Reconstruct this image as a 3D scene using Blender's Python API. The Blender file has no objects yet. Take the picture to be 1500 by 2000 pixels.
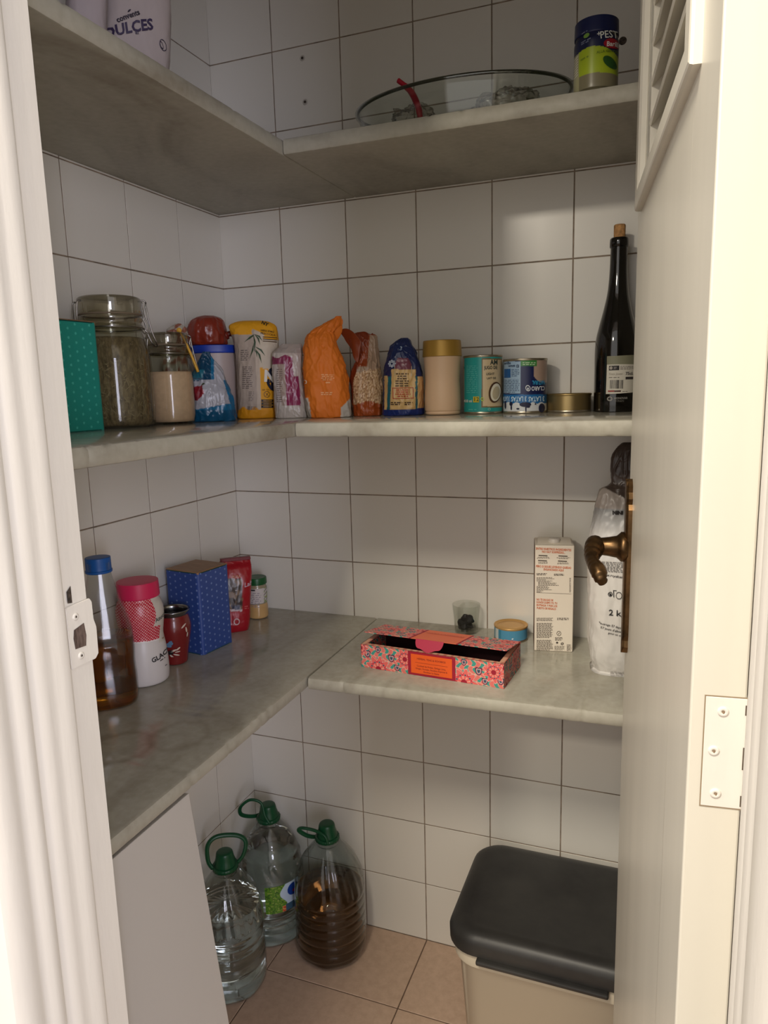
import bpy, bmesh, math, random
from mathutils import Vector, Matrix, noise
from mathutils.bvhtree import BVHTree
random.seed(7)
S = bpy.context.scene
C = S.collection
pi = math.pi

# ---------------------------------------------------------------- camera
FPX = 1410.2
CP = Vector((0.9134, -1.4129, 1.2648))
YAW, PITCH, ROLL = 0.3705, 1.4018, -0.0268
RM = (Matrix.Rotation(YAW, 3, 'Z') @ Matrix.Rotation(PITCH, 3, 'X') @ Matrix.Rotation(ROLL, 3, 'Z'))
cd = bpy.data.cameras.new('camera')
cam = bpy.data.objects.new('camera', cd)
C.objects.link(cam)
cam.matrix_world = Matrix.Translation(CP) @ RM.to_4x4()
cd.sensor_fit = 'HORIZONTAL'
cd.sensor_width = 36.0
cd.lens = 36.0 * FPX / 1500.0
cd.clip_start = 0.02
S.camera = cam

# ---------------------------------------------------------------- light and exposure
S.view_settings.view_transform = 'Standard'
S.view_settings.look = 'None'
S.view_settings.gamma = 1.0
S.view_settings.use_curve_mapping = False
S.view_settings.exposure = 0.12
W = bpy.data.worlds.new('world')
S.world = W
W.use_nodes = True
W.node_tree.nodes['Background'].inputs[0].default_value = (1.0, 0.955, 0.91, 1)
W.node_tree.nodes['Background'].inputs[1].default_value = 1.02


def area(name, loc, target, size, energy, col, size_y=None, shape='RECTANGLE'):
    l = bpy.data.lights.new(name, 'AREA')
    l.shape = shape
    l.size = size
    if size_y: l.size_y = size_y
    l.energy = energy
    l.color = col
    o = bpy.data.objects.new(name, l)
    C.objects.link(o)
    o.location = loc
    o.rotation_euler = (Vector(target) - Vector(loc)).to_track_quat('-Z', 'Y').to_euler()
    return o


# two warm lamps on the kitchen ceiling and its daylight window
area('kitchen_lamp_far', (-0.02, -3.0, 2.30), (0.6, -0.5, 1.2), 0.14, 15, (1.0, 0.90, 0.74), 0.14)
area('kitchen_lamp_near', (0.50, -1.95, 2.62), (0.6, -0.5, 0.7), 0.42, 33, (1.0, 0.90, 0.74), 0.42)
area('kitchen_window', (2.35, -2.85, 1.35), (0.1, -0.3, 1.1), 0.40, 23, (0.82, 0.82, 1.0), 1.3)


# ---------------------------------------------------------------- pixel <-> local plane measurements of the photograph
def ray(u, v):
    return RM @ Vector(((u - 750) / FPX, -(v - 1000) / FPX, -1.0))


def proj(P):
    d = RM.transposed() @ (Vector(P) - CP)
    return 750 + FPX * d.x / -d.z, 1000 - FPX * d.y / -d.z


class Frame:
    """vertical plane through a thing's base point, facing the viewer's side of the room"""
    def __init__(s, c, zb, rot=None):
        s.c = Vector((c[0], c[1], zb))
        s.rot = math.atan2(CP.x - c[0], c[1] - CP.y) if rot is None else rot
        s.n = Vector((math.sin(s.rot), -math.cos(s.rot), 0))
        s.x = Vector((math.cos(s.rot), math.sin(s.rot), 0))
        u, v = proj(s.c + Vector((0, 0, .05)))
        a = s.L(u, v); b = s.L(u + 10, v)
        s.S = 10 / (b[0] - a[0])

    def L(s, u, v):
        d = ray(u, v)
        t = (s.c - CP).dot(s.n) / d.dot(s.n)
        p = CP + d * t - s.c
        return p.dot(s.x), p.z

    def UV(s, x, z):
        return proj(s.c + s.x * x + Vector((0, 0, z)))


# ---------------------------------------------------------------- materials
def lin(c):
    def f(v):
        v = v / 255.0
        return v / 12.92 if v <= .04045 else ((v + .055) / 1.055) ** 2.4
    return (f(c[0]), f(c[1]), f(c[2]), 1.0)


MATS = {}


def mat(name, col=(200, 200, 200), rough=.5, metal=0, spec=.5, trans=0, ior=1.45, bump=0, bscale=60, coat=0,
        var=0, vscale=8, attr=None, col2=None, stretch=None, detail=3, alpha=1, sss=0, objvar=0):
    if name in MATS: return MATS[name]
    m = bpy.data.materials.new(name)
    m.use_nodes = True
    nt = m.node_tree; N = nt.nodes; Lk = nt.links
    b = N['Principled BSDF']
    b.inputs['Base Color'].default_value = lin(col)
    b.inputs['Roughness'].default_value = rough
    b.inputs['Metallic'].default_value = metal
    b.inputs['Specular IOR Level'].default_value = spec
    b.inputs['Transmission Weight'].default_value = trans
    b.inputs['IOR'].default_value = ior
    b.inputs['Coat Weight'].default_value = coat
    b.inputs['Coat Roughness'].default_value = .08
    b.inputs['Alpha'].default_value = alpha
    if sss:
        b.inputs['Subsurface Weight'].default_value = sss
        b.inputs['Subsurface Radius'].default_value = (.012, .01, .008)
        b.inputs['Subsurface Scale'].default_value = 1
    src = None
    tc = N.new('ShaderNodeTexCoord')
    co = tc.outputs['Object']
    if stretch:
        mp = N.new('ShaderNodeMapping'); mp.inputs['Scale'].default_value = stretch
        Lk.new(co, mp.inputs['Vector']); co = mp.outputs['Vector']
    if attr:
        a = N.new('ShaderNodeAttribute'); a.attribute_name = attr
        src = a.outputs['Color']
    if var or col2:
        nz = N.new('ShaderNodeTexNoise'); nz.inputs['Scale'].default_value = vscale; nz.inputs['Detail'].default_value = detail
        nz.inputs['Roughness'].default_value = .62
        Lk.new(co, nz.inputs['Vector'])
        rp = N.new('ShaderNodeValToRGB'); rp.color_ramp.elements[0].position = .36; rp.color_ramp.elements[1].position = .66
        Lk.new(nz.outputs['Fac'], rp.inputs['Fac'])
        mx = N.new('ShaderNodeMix'); mx.data_type = 'RGBA'
        Lk.new(rp.outputs['Color'], mx.inputs['Factor'])
        if col2:
            mx.inputs['A'].default_value = lin(col); mx.inputs['B'].default_value = lin(col2)
        else:
            mx.inputs['A'].default_value = lin([c * (1 - var) for c in col]); mx.inputs['B'].default_value = lin([min(255, c * (1 + var)) for c in col])
        if src is None: src = mx.outputs['Result']
    if objvar:
        oi = N.new('ShaderNodeObjectInfo')
        mr = N.new('ShaderNodeMapRange'); mr.inputs['To Min'].default_value = 1 - objvar; mr.inputs['To Max'].default_value = 1 + objvar
        Lk.new(oi.outputs['Random'], mr.inputs['Value'])
        hs = N.new('ShaderNodeHueSaturation'); Lk.new(mr.outputs['Result'], hs.inputs['Value'])
        if src is not None: Lk.new(src, hs.inputs['Color'])
        else: hs.inputs['Color'].default_value = lin(col)
        src = hs.outputs['Color']
    if src is not None: Lk.new(src, b.inputs['Base Color'])
    if bump:
        nb = N.new('ShaderNodeTexNoise'); nb.inputs['Scale'].default_value = bscale; nb.inputs['Detail'].default_value = 4
        Lk.new(co, nb.inputs['Vector'])
        bp = N.new('ShaderNodeBump'); bp.inputs['Strength'].default_value = bump; bp.inputs['Distance'].default_value = .004
        Lk.new(nb.outputs['Fac'], bp.inputs['Height']); Lk.new(bp.outputs['Normal'], b.inputs['Normal'])
    MATS[name] = m
    return m


def thin_glass(name, tint=(235, 240, 236), rough=.03, amount=1.0, ior=1.5, bump=0, bscale=30, base=0.0):
    """thin clear wall: lets light straight through, reflects by Fresnel"""
    if name in MATS: return MATS[name]
    m = bpy.data.materials.new(name); m.use_nodes = True
    nt = m.node_tree; N = nt.nodes; Lk = nt.links
    N.remove(N['Principled BSDF'])
    out = N['Material Output']
    tr = N.new('ShaderNodeBsdfTransparent'); tr.inputs[0].default_value = lin(tint)
    gl = N.new('ShaderNodeBsdfGlossy'); gl.inputs['Roughness'].default_value = rough
    fr = N.new('ShaderNodeLayerWeight'); fr.inputs['Blend'].default_value = .5
    pw = N.new('ShaderNodeMath'); pw.operation = 'POWER'; pw.inputs[1].default_value = 3.2
    Lk.new(fr.outputs['Facing'], pw.inputs[0])
    ml = N.new('ShaderNodeMath'); ml.operation = 'MULTIPLY_ADD'; ml.inputs[1].default_value = min(.9, .6 * amount); ml.inputs[2].default_value = base + .02; ml.use_clamp = True
    Lk.new(pw.outputs[0], ml.inputs[0])
    mx = N.new('ShaderNodeMixShader')
    Lk.new(ml.outputs[0], mx.inputs[0]); Lk.new(tr.outputs[0], mx.inputs[1]); Lk.new(gl.outputs[0], mx.inputs[2])
    Lk.new(mx.outputs[0], out.inputs[0])
    if bump:
        tc = N.new('ShaderNodeTexCoord')
        nb = N.new('ShaderNodeTexNoise'); nb.inputs['Scale'].default_value = bscale
        Lk.new(tc.outputs['Object'], nb.inputs['Vector'])
        bp = N.new('ShaderNodeBump'); bp.inputs['Strength'].default_value = bump; bp.inputs['Distance'].default_value = .004
        Lk.new(nb.outputs['Fac'], bp.inputs['Height'])
        Lk.new(bp.outputs['Normal'], gl.inputs['Normal']); Lk.new(bp.outputs['Normal'], fr.inputs['Normal'])
    MATS[name] = m
    return m


def marble(name='marble', stain=False):
    if name in MATS: return MATS[name]
    m = bpy.data.materials.new(name); m.use_nodes = True
    nt = m.node_tree; N = nt.nodes; Lk = nt.links
    b = N['Principled BSDF']
    tc = N.new('ShaderNodeTexCoord')
    n1 = N.new('ShaderNodeTexNoise'); n1.inputs['Scale'].default_value = 5.0; n1.inputs['Detail'].default_value = 7; n1.inputs['Distortion'].default_value = 1.6
    n2 = N.new('ShaderNodeTexNoise'); n2.inputs['Scale'].default_value = 90; n2.inputs['Detail'].default_value = 3
    mp = N.new('ShaderNodeMapping'); mp.inputs['Scale'].default_value = (1, .45, 1); mp.inputs['Rotation'].default_value = (0, 0, .5)
    Lk.new(tc.outputs['Object'], mp.inputs[0]); Lk.new(mp.outputs[0], n1.inputs['Vector']); Lk.new(tc.outputs['Object'], n2.inputs['Vector'])
    r1 = N.new('ShaderNodeValToRGB')
    e = r1.color_ramp.elements
    e[0].position = .30; e[0].color = lin((128, 119, 100)); e[1].position = .72; e[1].color = lin((176, 173, 156))
    x = r1.color_ramp.elements.new(.44); x.color = lin((157, 152, 136)); x = r1.color_ramp.elements.new(.5); x.color = lin((165, 160, 144))
    Lk.new(n1.outputs['Fac'], r1.inputs['Fac'])
    mx = N.new('ShaderNodeMix'); mx.data_type = 'RGBA'; mx.inputs['Factor'].default_value = .12
    Lk.new(r1.outputs['Color'], mx.inputs['A']); Lk.new(n2.outputs['Fac'], mx.inputs['B'])
    res = mx.outputs['Result']
    if stain:
        for (cx, cy, r0, wd, dk) in ((.215, -.615, .046, .012, .35), (.275, -.560, .040, .010, .28), (.10, -.40, .05, .02, .12), (.20, -.30, .05, .016, .14)):
            ds = N.new('ShaderNodeVectorMath'); ds.operation = 'DISTANCE'; ds.inputs[1].default_value = (cx, cy, .77)
            wz = N.new('ShaderNodeTexNoise'); wz.inputs['Scale'].default_value = 22
            av = N.new('ShaderNodeMix'); av.data_type = 'VECTOR'; av.inputs['Factor'].default_value = .035
            Lk.new(tc.outputs['Object'], wz.inputs['Vector']); Lk.new(tc.outputs['Object'], av.inputs['A']); Lk.new(wz.outputs['Color'], av.inputs['B'])
            Lk.new(av.outputs['Result'], ds.inputs[0])
            sb = N.new('ShaderNodeMath'); sb.operation = 'SUBTRACT'; sb.inputs[1].default_value = r0; Lk.new(ds.outputs['Value'], sb.inputs[0])
            ab = N.new('ShaderNodeMath'); ab.operation = 'ABSOLUTE'; Lk.new(sb.outputs[0], ab.inputs[0])
            mr_ = N.new('ShaderNodeMapRange'); mr_.inputs['From Min'].default_value = wd; mr_.inputs['From Max'].default_value = 0; mr_.inputs['To Max'].default_value = dk
            Lk.new(ab.outputs[0], mr_.inputs['Value'])
            mk = N.new('ShaderNodeMix'); mk.data_type = 'RGBA'; mk.inputs['B'].default_value = lin((104, 90, 70))
            Lk.new(mr_.outputs['Result'], mk.inputs['Factor']); Lk.new(res, mk.inputs['A']); res = mk.outputs['Result']
    Lk.new(res, b.inputs['Base Color'])
    geo = N.new('ShaderNodeNewGeometry'); sp = N.new('ShaderNodeSeparateXYZ'); Lk.new(geo.outputs['Normal'], sp.inputs[0])
    mr = N.new('ShaderNodeMapRange'); mr.inputs['From Min'].default_value = .6; mr.inputs['From Max'].default_value = .98
    mr.inputs['To Min'].default_value = .55; mr.inputs['To Max'].default_value = .13
    Lk.new(sp.outputs['Z'], mr.inputs['Value']); Lk.new(mr.outputs['Result'], b.inputs['Roughness'])
    bp = N.new('ShaderNodeBump'); bp.inputs['Strength'].default_value = .05; bp.inputs['Distance'].default_value = .002
    Lk.new(n2.outputs['Fac'], bp.inputs['Height']); Lk.new(bp.outputs['Normal'], b.inputs['Normal'])
    MATS[name] = m
    return m


# ---------------------------------------------------------------- object helpers
def link(name, me, m=None, parent=None, loc=None, rot=None):
    o = bpy.data.objects.new(name, me)
    C.objects.link(o)
    if m is not None: me.materials.append(m)
    if parent is not None: o.parent = parent
    if loc is not None: o.location = loc
    if rot is not None: o.rotation_euler = rot
    return o


def tag(o, label=None, cat=None, group=None, kind=None):
    if label: o['label'] = label
    if cat: o['category'] = cat
    if group: o['group'] = group
    if kind: o['kind'] = kind
    return o


def thing(name, label, cat, loc, rz=0, group=None, rot=None):
    o = bpy.data.objects.new(name, None)
    C.objects.link(o)
    o.empty_display_size = .03
    o.location = loc
    o.rotation_euler = rot if rot else (0, 0, rz)
    return tag(o, label, cat, group)


def mesh(name, V, F, smooth=False, cols=None):
    me = bpy.data.meshes.new(name)
    me.from_pydata([tuple(v) for v in V], [], F)
    if smooth: me.polygons.foreach_set('use_smooth', [True] * len(F))
    if cols:
        ca = me.color_attributes.new('Col', 'FLOAT_COLOR', 'POINT')
        ca.data.foreach_set('color', [x for c in cols for x in c])
    me.update()
    return me


def bm_box(bm, a, b, bev=0, seg=2):
    r = bmesh.ops.create_cube(bm, size=1)
    vs = r['verts']
    for v in vs:
        v.co = Vector(((a[i] + b[i]) / 2 + v.co[i] * (b[i] - a[i])) for i in range(3)) if False else Vector([(a[i] + b[i]) / 2 + v.co[i] * (b[i] - a[i]) for i in range(3)])
    if bev:
        es = list({e for v in vs for e in v.link_edges})
        bmesh.ops.bevel(bm, geom=es, offset=bev, segments=seg, affect='EDGES', profile=.5)


def box(name, a, b, m, parent=None, bev=0, seg=2, rot=None, loc=None, smooth=False):
    bm = bmesh.new()
    bm_box(bm, a, b, bev, seg)
    me = bpy.data.meshes.new(name); bm.to_mesh(me); bm.free()
    if smooth: me.polygons.foreach_set('use_smooth', [True] * len(me.polygons))
    return link(name, me, m, parent, loc, rot)


def prism(poly, z0, z1):
    n = len(poly)
    V = [(p[0], p[1], z0) for p in poly] + [(p[0], p[1], z1) for p in poly]
    F = [[i, (i + 1) % n, n + (i + 1) % n, n + i] for i in range(n)] + [list(range(n))[::-1], list(range(n, 2 * n))]
    return V, F


def lathe(name, prof, m, parent=None, seg=64, loc=None, rot=None, sq=2.0, smooth=True, cols=None, sx=1, sy=1, wob=None):
    """prof: list of (r,z); sq: superellipse exponent of the cross section"""
    V = []; F = []; CO = []
    idx = []
    for (r, z) in prof:
        if r < 1e-6:
            idx.append([len(V)]); V.append((0, 0, z))
            if cols: CO.append(cols(0, 0, z))
        else:
            row = []
            for i in range(seg):
                t = 2 * pi * i / seg
                c, s_ = math.cos(t), math.sin(t)
                k = (abs(c) ** sq + abs(s_) ** sq) ** (-1 / sq) if sq != 2 else 1
                rr = r * k * (1 + (wob(t, z) if wob else 0))
                row.append(len(V)); V.append((rr * c * sx, rr * s_ * sy, z))
                if cols: CO.append(cols(rr * c * sx, rr * s_ * sy, z))
            idx.append(row)
    for a, b in zip(idx[:-1], idx[1:]):
        if len(a) == 1 and len(b) == 1: continue
        if len(a) == 1:
            for i in range(seg): F.append([a[0], b[(i + 1) % seg], b[i]])
        elif len(b) == 1:
            for i in range(seg): F.append([a[i], a[(i + 1) % seg], b[0]])
        else:
            for i in range(seg): F.append([a[i], a[(i + 1) % seg], b[(i + 1) % seg], b[i]])
    me = mesh(name, V, F, smooth, CO if cols else None)
    return link(name, me, m, parent, loc, rot)


def dense(prof, step):
    out = []
    for a, b in zip(prof[:-1], prof[1:]):
        d = math.hypot(a[0] - b[0], a[1] - b[1]); n = max(1, int(d / step))
        for i in range(n): out.append((a[0] + (b[0] - a[0]) * i / n, a[1] + (b[1] - a[1]) * i / n))
    out.append(prof[-1])
    return out


def smooth_prof(pts, n=6):
    """Catmull-Rom through (r,z) points"""
    P = [pts[0]] + list(pts) + [pts[-1]]
    out = []
    for i in range(1, len(P) - 2):
        p0, p1, p2, p3 = P[i - 1], P[i], P[i + 1], P[i + 2]
        for k in range(n):
            t = k / n
            out.append(tuple(.5 * (2 * p1[j] + (p2[j] - p0[j]) * t + (2 * p0[j] - 5 * p1[j] + 4 * p2[j] - p3[j]) * t * t + (-p0[j] + 3 * p1[j] - 3 * p2[j] + p3[j]) * t ** 3) for j in range(len(p1))))
    out.append(tuple(P[-2]))
    return out


def tube(name, pts, r, m, parent=None, seg=10, closed=False, sub=5, loc=None, rot=None, flat=1.0):
    P = [tuple(p) for p in pts]
    if closed: P = smooth_prof([P[-1]] + P + [P[0], P[1]], sub); P = P[sub:-sub - 1]
    elif sub > 1: P = smooth_prof(P, sub)
    P = [Vector(p) for p in P]
    V = []; F = []
    n = len(P)
    up = Vector((0, 0, 1)); prev = None
    for i, p in enumerate(P):
        t = (P[(i + 1) % n] - P[i - 1]) if closed else (P[min(i + 1, n - 1)] - P[max(i - 1, 0)])
        t.normalize()
        a = (prev if prev is not None else (up if abs(t.z) < .9 else Vector((1, 0, 0))))
        a = (a - t * a.dot(t)).normalized(); prev = a
        b = t.cross(a)
        rr = r[min(i * len(r) // n, len(r) - 1)] if isinstance(r, (list, tuple)) else r
        for k in range(seg):
            q = 2 * pi * k / seg
            V.append(p + a * rr * math.cos(q) * flat + b * rr * math.sin(q))
    for i in range(n if closed else n - 1):
        for k in range(seg):
            j = (i + 1) % n
            F.append([i * seg + k, i * seg + (k + 1) % seg, j * seg + (k + 1) % seg, j * seg + k])
    if not closed: F += [list(range(seg))[::-1], [(n - 1) * seg + k for k in range(seg)]]
    return link(name, mesh(name, V, F, True), m, parent, loc, rot)


def bag(name, fr, rows, m, parent, paint=None, nu=120, nv=120, exp=2.6, amp=.0015, fold=.0012, fs=28, seed=0, zmin=0, top_close=True, jag=0, tight=None):
    """soft pack: rows of (v, uL, uR, halfdepth[, dy]) measured in the photograph, made solid with its own depth"""
    R = []
    for r in rows:
        v, uL, uR, hd = r[:4]
        dy = r[4] if len(r) > 4 else 0
        xl, z1 = fr.L(uL, v); xr, z2 = fr.L(uR, v)
        z = (z1 + z2) / 2
        R.append((max(z, zmin), (xl + xr) / 2, (xr - xl) / 2, hd, dy))
    R.sort()
    R[0] = (zmin,) + R[0][1:]
    rr = smooth_prof(R, max(2, nv // (len(R) - 1)))
    q_ = [rr[0]]
    for x_ in rr[1:]:
        if x_[0] > max(q_[-1][0], zmin + .0012) + 1e-4: q_.append(x_)
    rr = q_
    V = []; F = []; CO = []
    off = Vector((seed * 3.1, seed * 1.7, 0))
    for j, (z, cx, hw, hd, dy) in enumerate(rr):
        t = j / (len(rr) - 1)
        for i in range(nu):
            q = 2 * pi * i / nu
            c, s_ = math.cos(q), math.sin(q)
            k = (abs(c) ** exp + abs(s_) ** exp) ** (-1 / exp)
            x = cx + hw * k * c; y = dy + hd * k * s_; zz = z
            if amp or fold:
                P = Vector((x * fs, y * fs, zz * fs * .6)) + off
                n1 = noise.noise(P)
                n2 = abs(noise.noise(P * 2.3 + Vector((5, 5, 5))))
                n3 = 1 - abs(noise.noise(Vector((x * fs * 1.6, y * fs * 1.6, zz * fs * .35)) + off)) * 2
                n4 = 1 - abs(noise.noise(P * 1.7 + Vector((c * 2, 9, s_ * 2)))) * 5
                n5 = 1 - abs(noise.noise(Vector((x * 95 + zz * 40, y * 95, zz * 62)) + off)) * 5
                d = amp * n1 * 1.2 + fold * (n3 * .8 - n2) + fold * .55 * max(0, n4) + fold * .35 * max(0, n5)
                if j in (0,): d = 0
                x += d * c; y += d * s_
            if jag and t > .85:
                zz += jag * (t - .85) / .15 * noise.noise(Vector((x * 60, y * 60, seed)))
            V.append((x, y, max(zz, zmin)))
            if paint:
                u, v = fr.UV(x, zz)
                CO.append(lin(paint(u, v, y < dy + .0001)))
    nr = len(rr)
    for j in range(nr - 1):
        for i in range(nu):
            F.append([j * nu + i, j * nu + (i + 1) % nu, (j + 1) * nu + (i + 1) % nu, (j + 1) * nu + i])
    F.append(list(range(nu))[::-1]); F.append([(nr - 1) * nu + i for i in range(nu)])
    me = mesh(name, V, F, True, CO if paint else None)
    o = link(name, me, m, parent)
    o['_'] = 0
    del o['_']
    return o


DG = None


def font_mesh(s, size, ax='CENTER', bold=0, ital=0, space=1):
    cu = bpy.data.curves.new('t', 'FONT')
    cu.body = s; cu.size = size; cu.align_x = ax; cu.align_y = 'CENTER'
    cu.offset = bold * size; cu.shear = ital; cu.space_character = space
    cu.resolution_u = 2
    ob = bpy.data.objects.new('t', cu); C.objects.link(ob)
    bpy.context.view_layer.update()
    dg = bpy.context.evaluated_depsgraph_get()
    me = bpy.data.meshes.new_from_object(ob.evaluated_get(dg))
    V = [(v.co.x, v.co.y) for v in me.vertices]; F = [list(p.vertices) for p in me.polygons]
    bpy.data.objects.remove(ob); bpy.data.curves.remove(cu); bpy.data.meshes.remove(me)
    return V, F


class Print:
    """flat print laid onto a solid's front surface; coordinates are measured in the photograph and turned into the thing's own frame"""
    def __init__(s, fr, target, parent, e=.0005, cast=None, rough=.5):
        s.fr = fr; s.parent = parent; s.e = e; s.g = {}; s.cast = cast; s.rough = rough
        if target is not None:
            me = target.data
            s.bvh = BVHTree.FromPolygons([v.co for v in me.vertices], [list(p.vertices) for p in me.polygons])
        else:
            s.bvh = None

    def _c(s, x, z, e):
        if s.cast: return s.cast(x, z, e)
        h = s.bvh.ray_cast(Vector((x, -1, z)), Vector((0, 1, 0)))
        if h[0] is None: return None
        n = h[1]
        if n.y > 0: n = -n
        return h[0] + n * e * .6 + Vector((0, -e * .5, 0))

    def add(s, V2, F, col, lvl=1):
        g = s.g.setdefault(tuple(col), ([], []))
        base = len(g[0]); ok = []
        for (x, z) in V2:
            p = s._c(x, z, s.e * lvl)
            ok.append(p is not None)
            g[0].append(p if p is not None else Vector((0, 0, 0)))
        for f in F:
            if all(ok[i] for i in f): g[1].append([base + i for i in f])

    def xf(s, u, v, V, ang=0, flip=1, k=1):
        x0, z0 = s.fr.L(u, v)
        c, sn = math.cos(math.radians(ang)), math.sin(math.radians(ang))
        return [(x0 + flip * k * (x * c - y * sn), z0 + (x * sn + y * c)) for x, y in V]

    def text(s, t, u, v, px, col, ang=0, ax='CENTER', bold=.012, ital=0, squash=1, lvl=2, space=1, fit=None):
        V, F = font_mesh(t, px / s.fr.S * 1.35, ax, bold, ital, space)
        if fit:
            squash = fit / s.fr.S / max(1e-6, max(p[0] for p in V) - min(p[0] for p in V))
        V = [(x * squash, y) for x, y in V]
        s.add(s.xf(u, v, V, ang), F, col, lvl)

    def rect(s, u0, v0, u1, v1, col, ang=0, lvl=1, skew=0, cell=.004):
        w, h = (u1 - u0) / s.fr.S, (v1 - v0) / s.fr.S
        nx = max(1, int(abs(w) / cell)); ny = max(1, int(abs(h) / cell))
        V = [(-w / 2 + w * i / nx, -h / 2 + h * j / ny + skew * (-w / 2 + w * i / nx)) for j in range(ny + 1) for i in range(nx + 1)]
        F = [[j * (nx + 1) + i, j * (nx + 1) + i + 1, (j + 1) * (nx + 1) + i + 1, (j + 1) * (nx + 1) + i] for j in range(ny) for i in range(nx)]
        s.add(s.xf((u0 + u1) / 2, (v0 + v1) / 2, V, ang), F, col, lvl)

    def lines(s, u0, v0, u1, v1, n, col, fill=.75, th=.5, lvl=2, center=False, ang=0, seed=1):
        """rows of small print, too small to read"""
        rnd = random.Random(seed)
        dv = (v1 - v0) / n
        for i in range(n):
            vc = v0 + dv * (i + .5)
            L = (u1 - u0) * (rnd.uniform(.6, 1) if i == n - 1 or center else rnd.uniform(.85, 1))
            a = (u0 + u1) / 2 - L / 2 if center else u0
            e = a + L
            while a < e:
                w = rnd.uniform(.8, 2.8) * abs(dv)
                w = min(w, e - a)
                s.rect(a, vc - dv * th / 2 + (a - u0) * math.tan(math.radians(-ang)), a + w * .86, vc + dv * th / 2 + (a - u0) * math.tan(math.radians(-ang)), col, ang, lvl, cell=.006)
                a += w + abs(dv) * .25

    def ellipse(s, u, v, a, b, col, ang=0, lvl=1, n=28, inner=0):
        A, B = a / s.fr.S, b / s.fr.S
        if inner:
            V = [(A * math.cos(2 * pi * i / n), B * math.sin(2 * pi * i / n)) for i in range(n)] + [(A * inner * math.cos(2 * pi * i / n), B * inner * math.sin(2 * pi * i / n)) for i in range(n)]
            F = [[i, (i + 1) % n, n + (i + 1) % n, n + i] for i in range(n)]
        else:
            V = [(0, 0)]; F = []
            for k, q in enumerate((.5, 1)):
                V += [(A * q * math.cos(2 * pi * i / n), B * q * math.sin(2 * pi * i / n)) for i in range(n)]
            F = [[0, 1 + i, 1 + (i + 1) % n] for i in range(n)] + [[1 + i, 1 + (i + 1) % n, 1 + n + (i + 1) % n, 1 + n + i] for i in range(n)]
        s.add(s.xf(u, v, V, ang), F, col, lvl)

    def poly(s, pts, col, lvl=1):
        V0 = [s.fr.L(u, v) for u, v in pts]
        V = []
        for p, q in zip(V0, V0[1:] + V0[:1]):
            k = max(1, int(math.hypot(p[0] - q[0], p[1] - q[1]) / .003))
            V += [(p[0] + (q[0] - p[0]) * i / k, p[1] + (q[1] - p[1]) * i / k) for i in range(k)]
        cx = sum(p[0] for p in V) / len(V); cz = sum(p[1] for p in V) / len(V)
        n = len(V)
        W2 = [(cx, cz)]
        rad = max(math.hypot(p[0] - cx, p[1] - cz) for p in V)
        nr = max(2, int(rad / .003))
        for q in range(1, nr + 1): W2 += [(cx + (p[0] - cx) * q / nr, cz + (p[1] - cz) * q / nr) for p in V]
        F = [[0, 1 + i, 1 + (i + 1) % n] for i in range(n)]
        for q in range(nr - 1): F += [[1 + q * n + i, 1 + q * n + (i + 1) % n, 1 + (q + 1) * n + (i + 1) % n, 1 + (q + 1) * n + i] for i in range(n)]
        s.add(W2, F, col, lvl)

    def build(s, name='lettering'):
        for col, (V, F) in s.g.items():
            if not F: continue
            m = mat('print_%d_%d_%d' % col, col, s.rough)
            o = link(name, mesh(name, V, F), m, s.parent)
            o['kind'] = 'stuff'


# ---------------------------------------------------------------- common materials
M_tile = mat('glazed_tile', (227, 223, 214), .25, objvar=.012, bump=.025, bscale=9)
M_grout = mat('grout', (138, 122, 106), .9, var=.15, vscale=30)
M_plaster = mat('plaster', (222, 216, 206), .8)
M_paint = mat('painted_wood', (232, 227, 219), .38, bump=.08, bscale=46, stretch=(3, 3, .6), var=.012, vscale=5)
M_door = mat('door_paint', (222, 217, 204), .34, bump=.05, bscale=22, stretch=(2, 2, .18), var=.02, vscale=5)
M_white = mat('kitchen_paint', (230, 225, 216), .6)
M_floor = mat('floor_tile_clay', (188, 160, 138), .42, col2=(200, 172, 150), vscale=60, objvar=.03)
M_groutf = mat('floor_grout', (104, 84, 70), .9)
M_dark = mat('dark_hollow', (70, 60, 52), .8, var=.3, vscale=200)
M_brass = mat('aged_brass', (104, 80, 54), .34, metal=.95, var=.2, vscale=40)
M_lid_gold = mat('gold_plastic', (178, 140, 62), .38, metal=.35, bump=.03)

# ---------------------------------------------------------------- structure: pantry walls of glazed tiles
def structure(o): return tag(o, kind='structure')


ZT = 1.9399
XR = 1.05
YD = -0.909
wb = structure(box('wall_back', (-.12, -.0001, -.02), (XR + .12, .12, 2.47), M_grout))
wl = structure(box('wall_left', (-.12, -1.03, -.02), (.0001, .0012, 2.47), M_grout))
wr = structure(box('wall_right', (XR, -1.03, -.02), (XR + .12, .0012, 2.47), M_plaster))
structure(box('ceiling', (-.12, -1.03, 2.45), (XR + .12, .12, 2.57), M_plaster))
bmt = {}


def tile_mesh(w, h):
    k = (round(w, 3), round(h, 3))
    if k not in bmt:
        bm = bmesh.new(); bm_box(bm, (-w / 2, -.0012, -h / 2), (w / 2, .004, h / 2), 0)
        es = [e for e in bm.edges if all(v.co.y < 0 for v in e.verts)]
        bmesh.ops.bevel(bm, geom=es, offset=.0007, segments=2, affect='EDGES', profile=.6)
        me = bpy.data.meshes.new('tile'); bm.to_mesh(me); bm.free(); me.materials.append(M_tile)
        bmt[k] = me
    return bmt[k]


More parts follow.
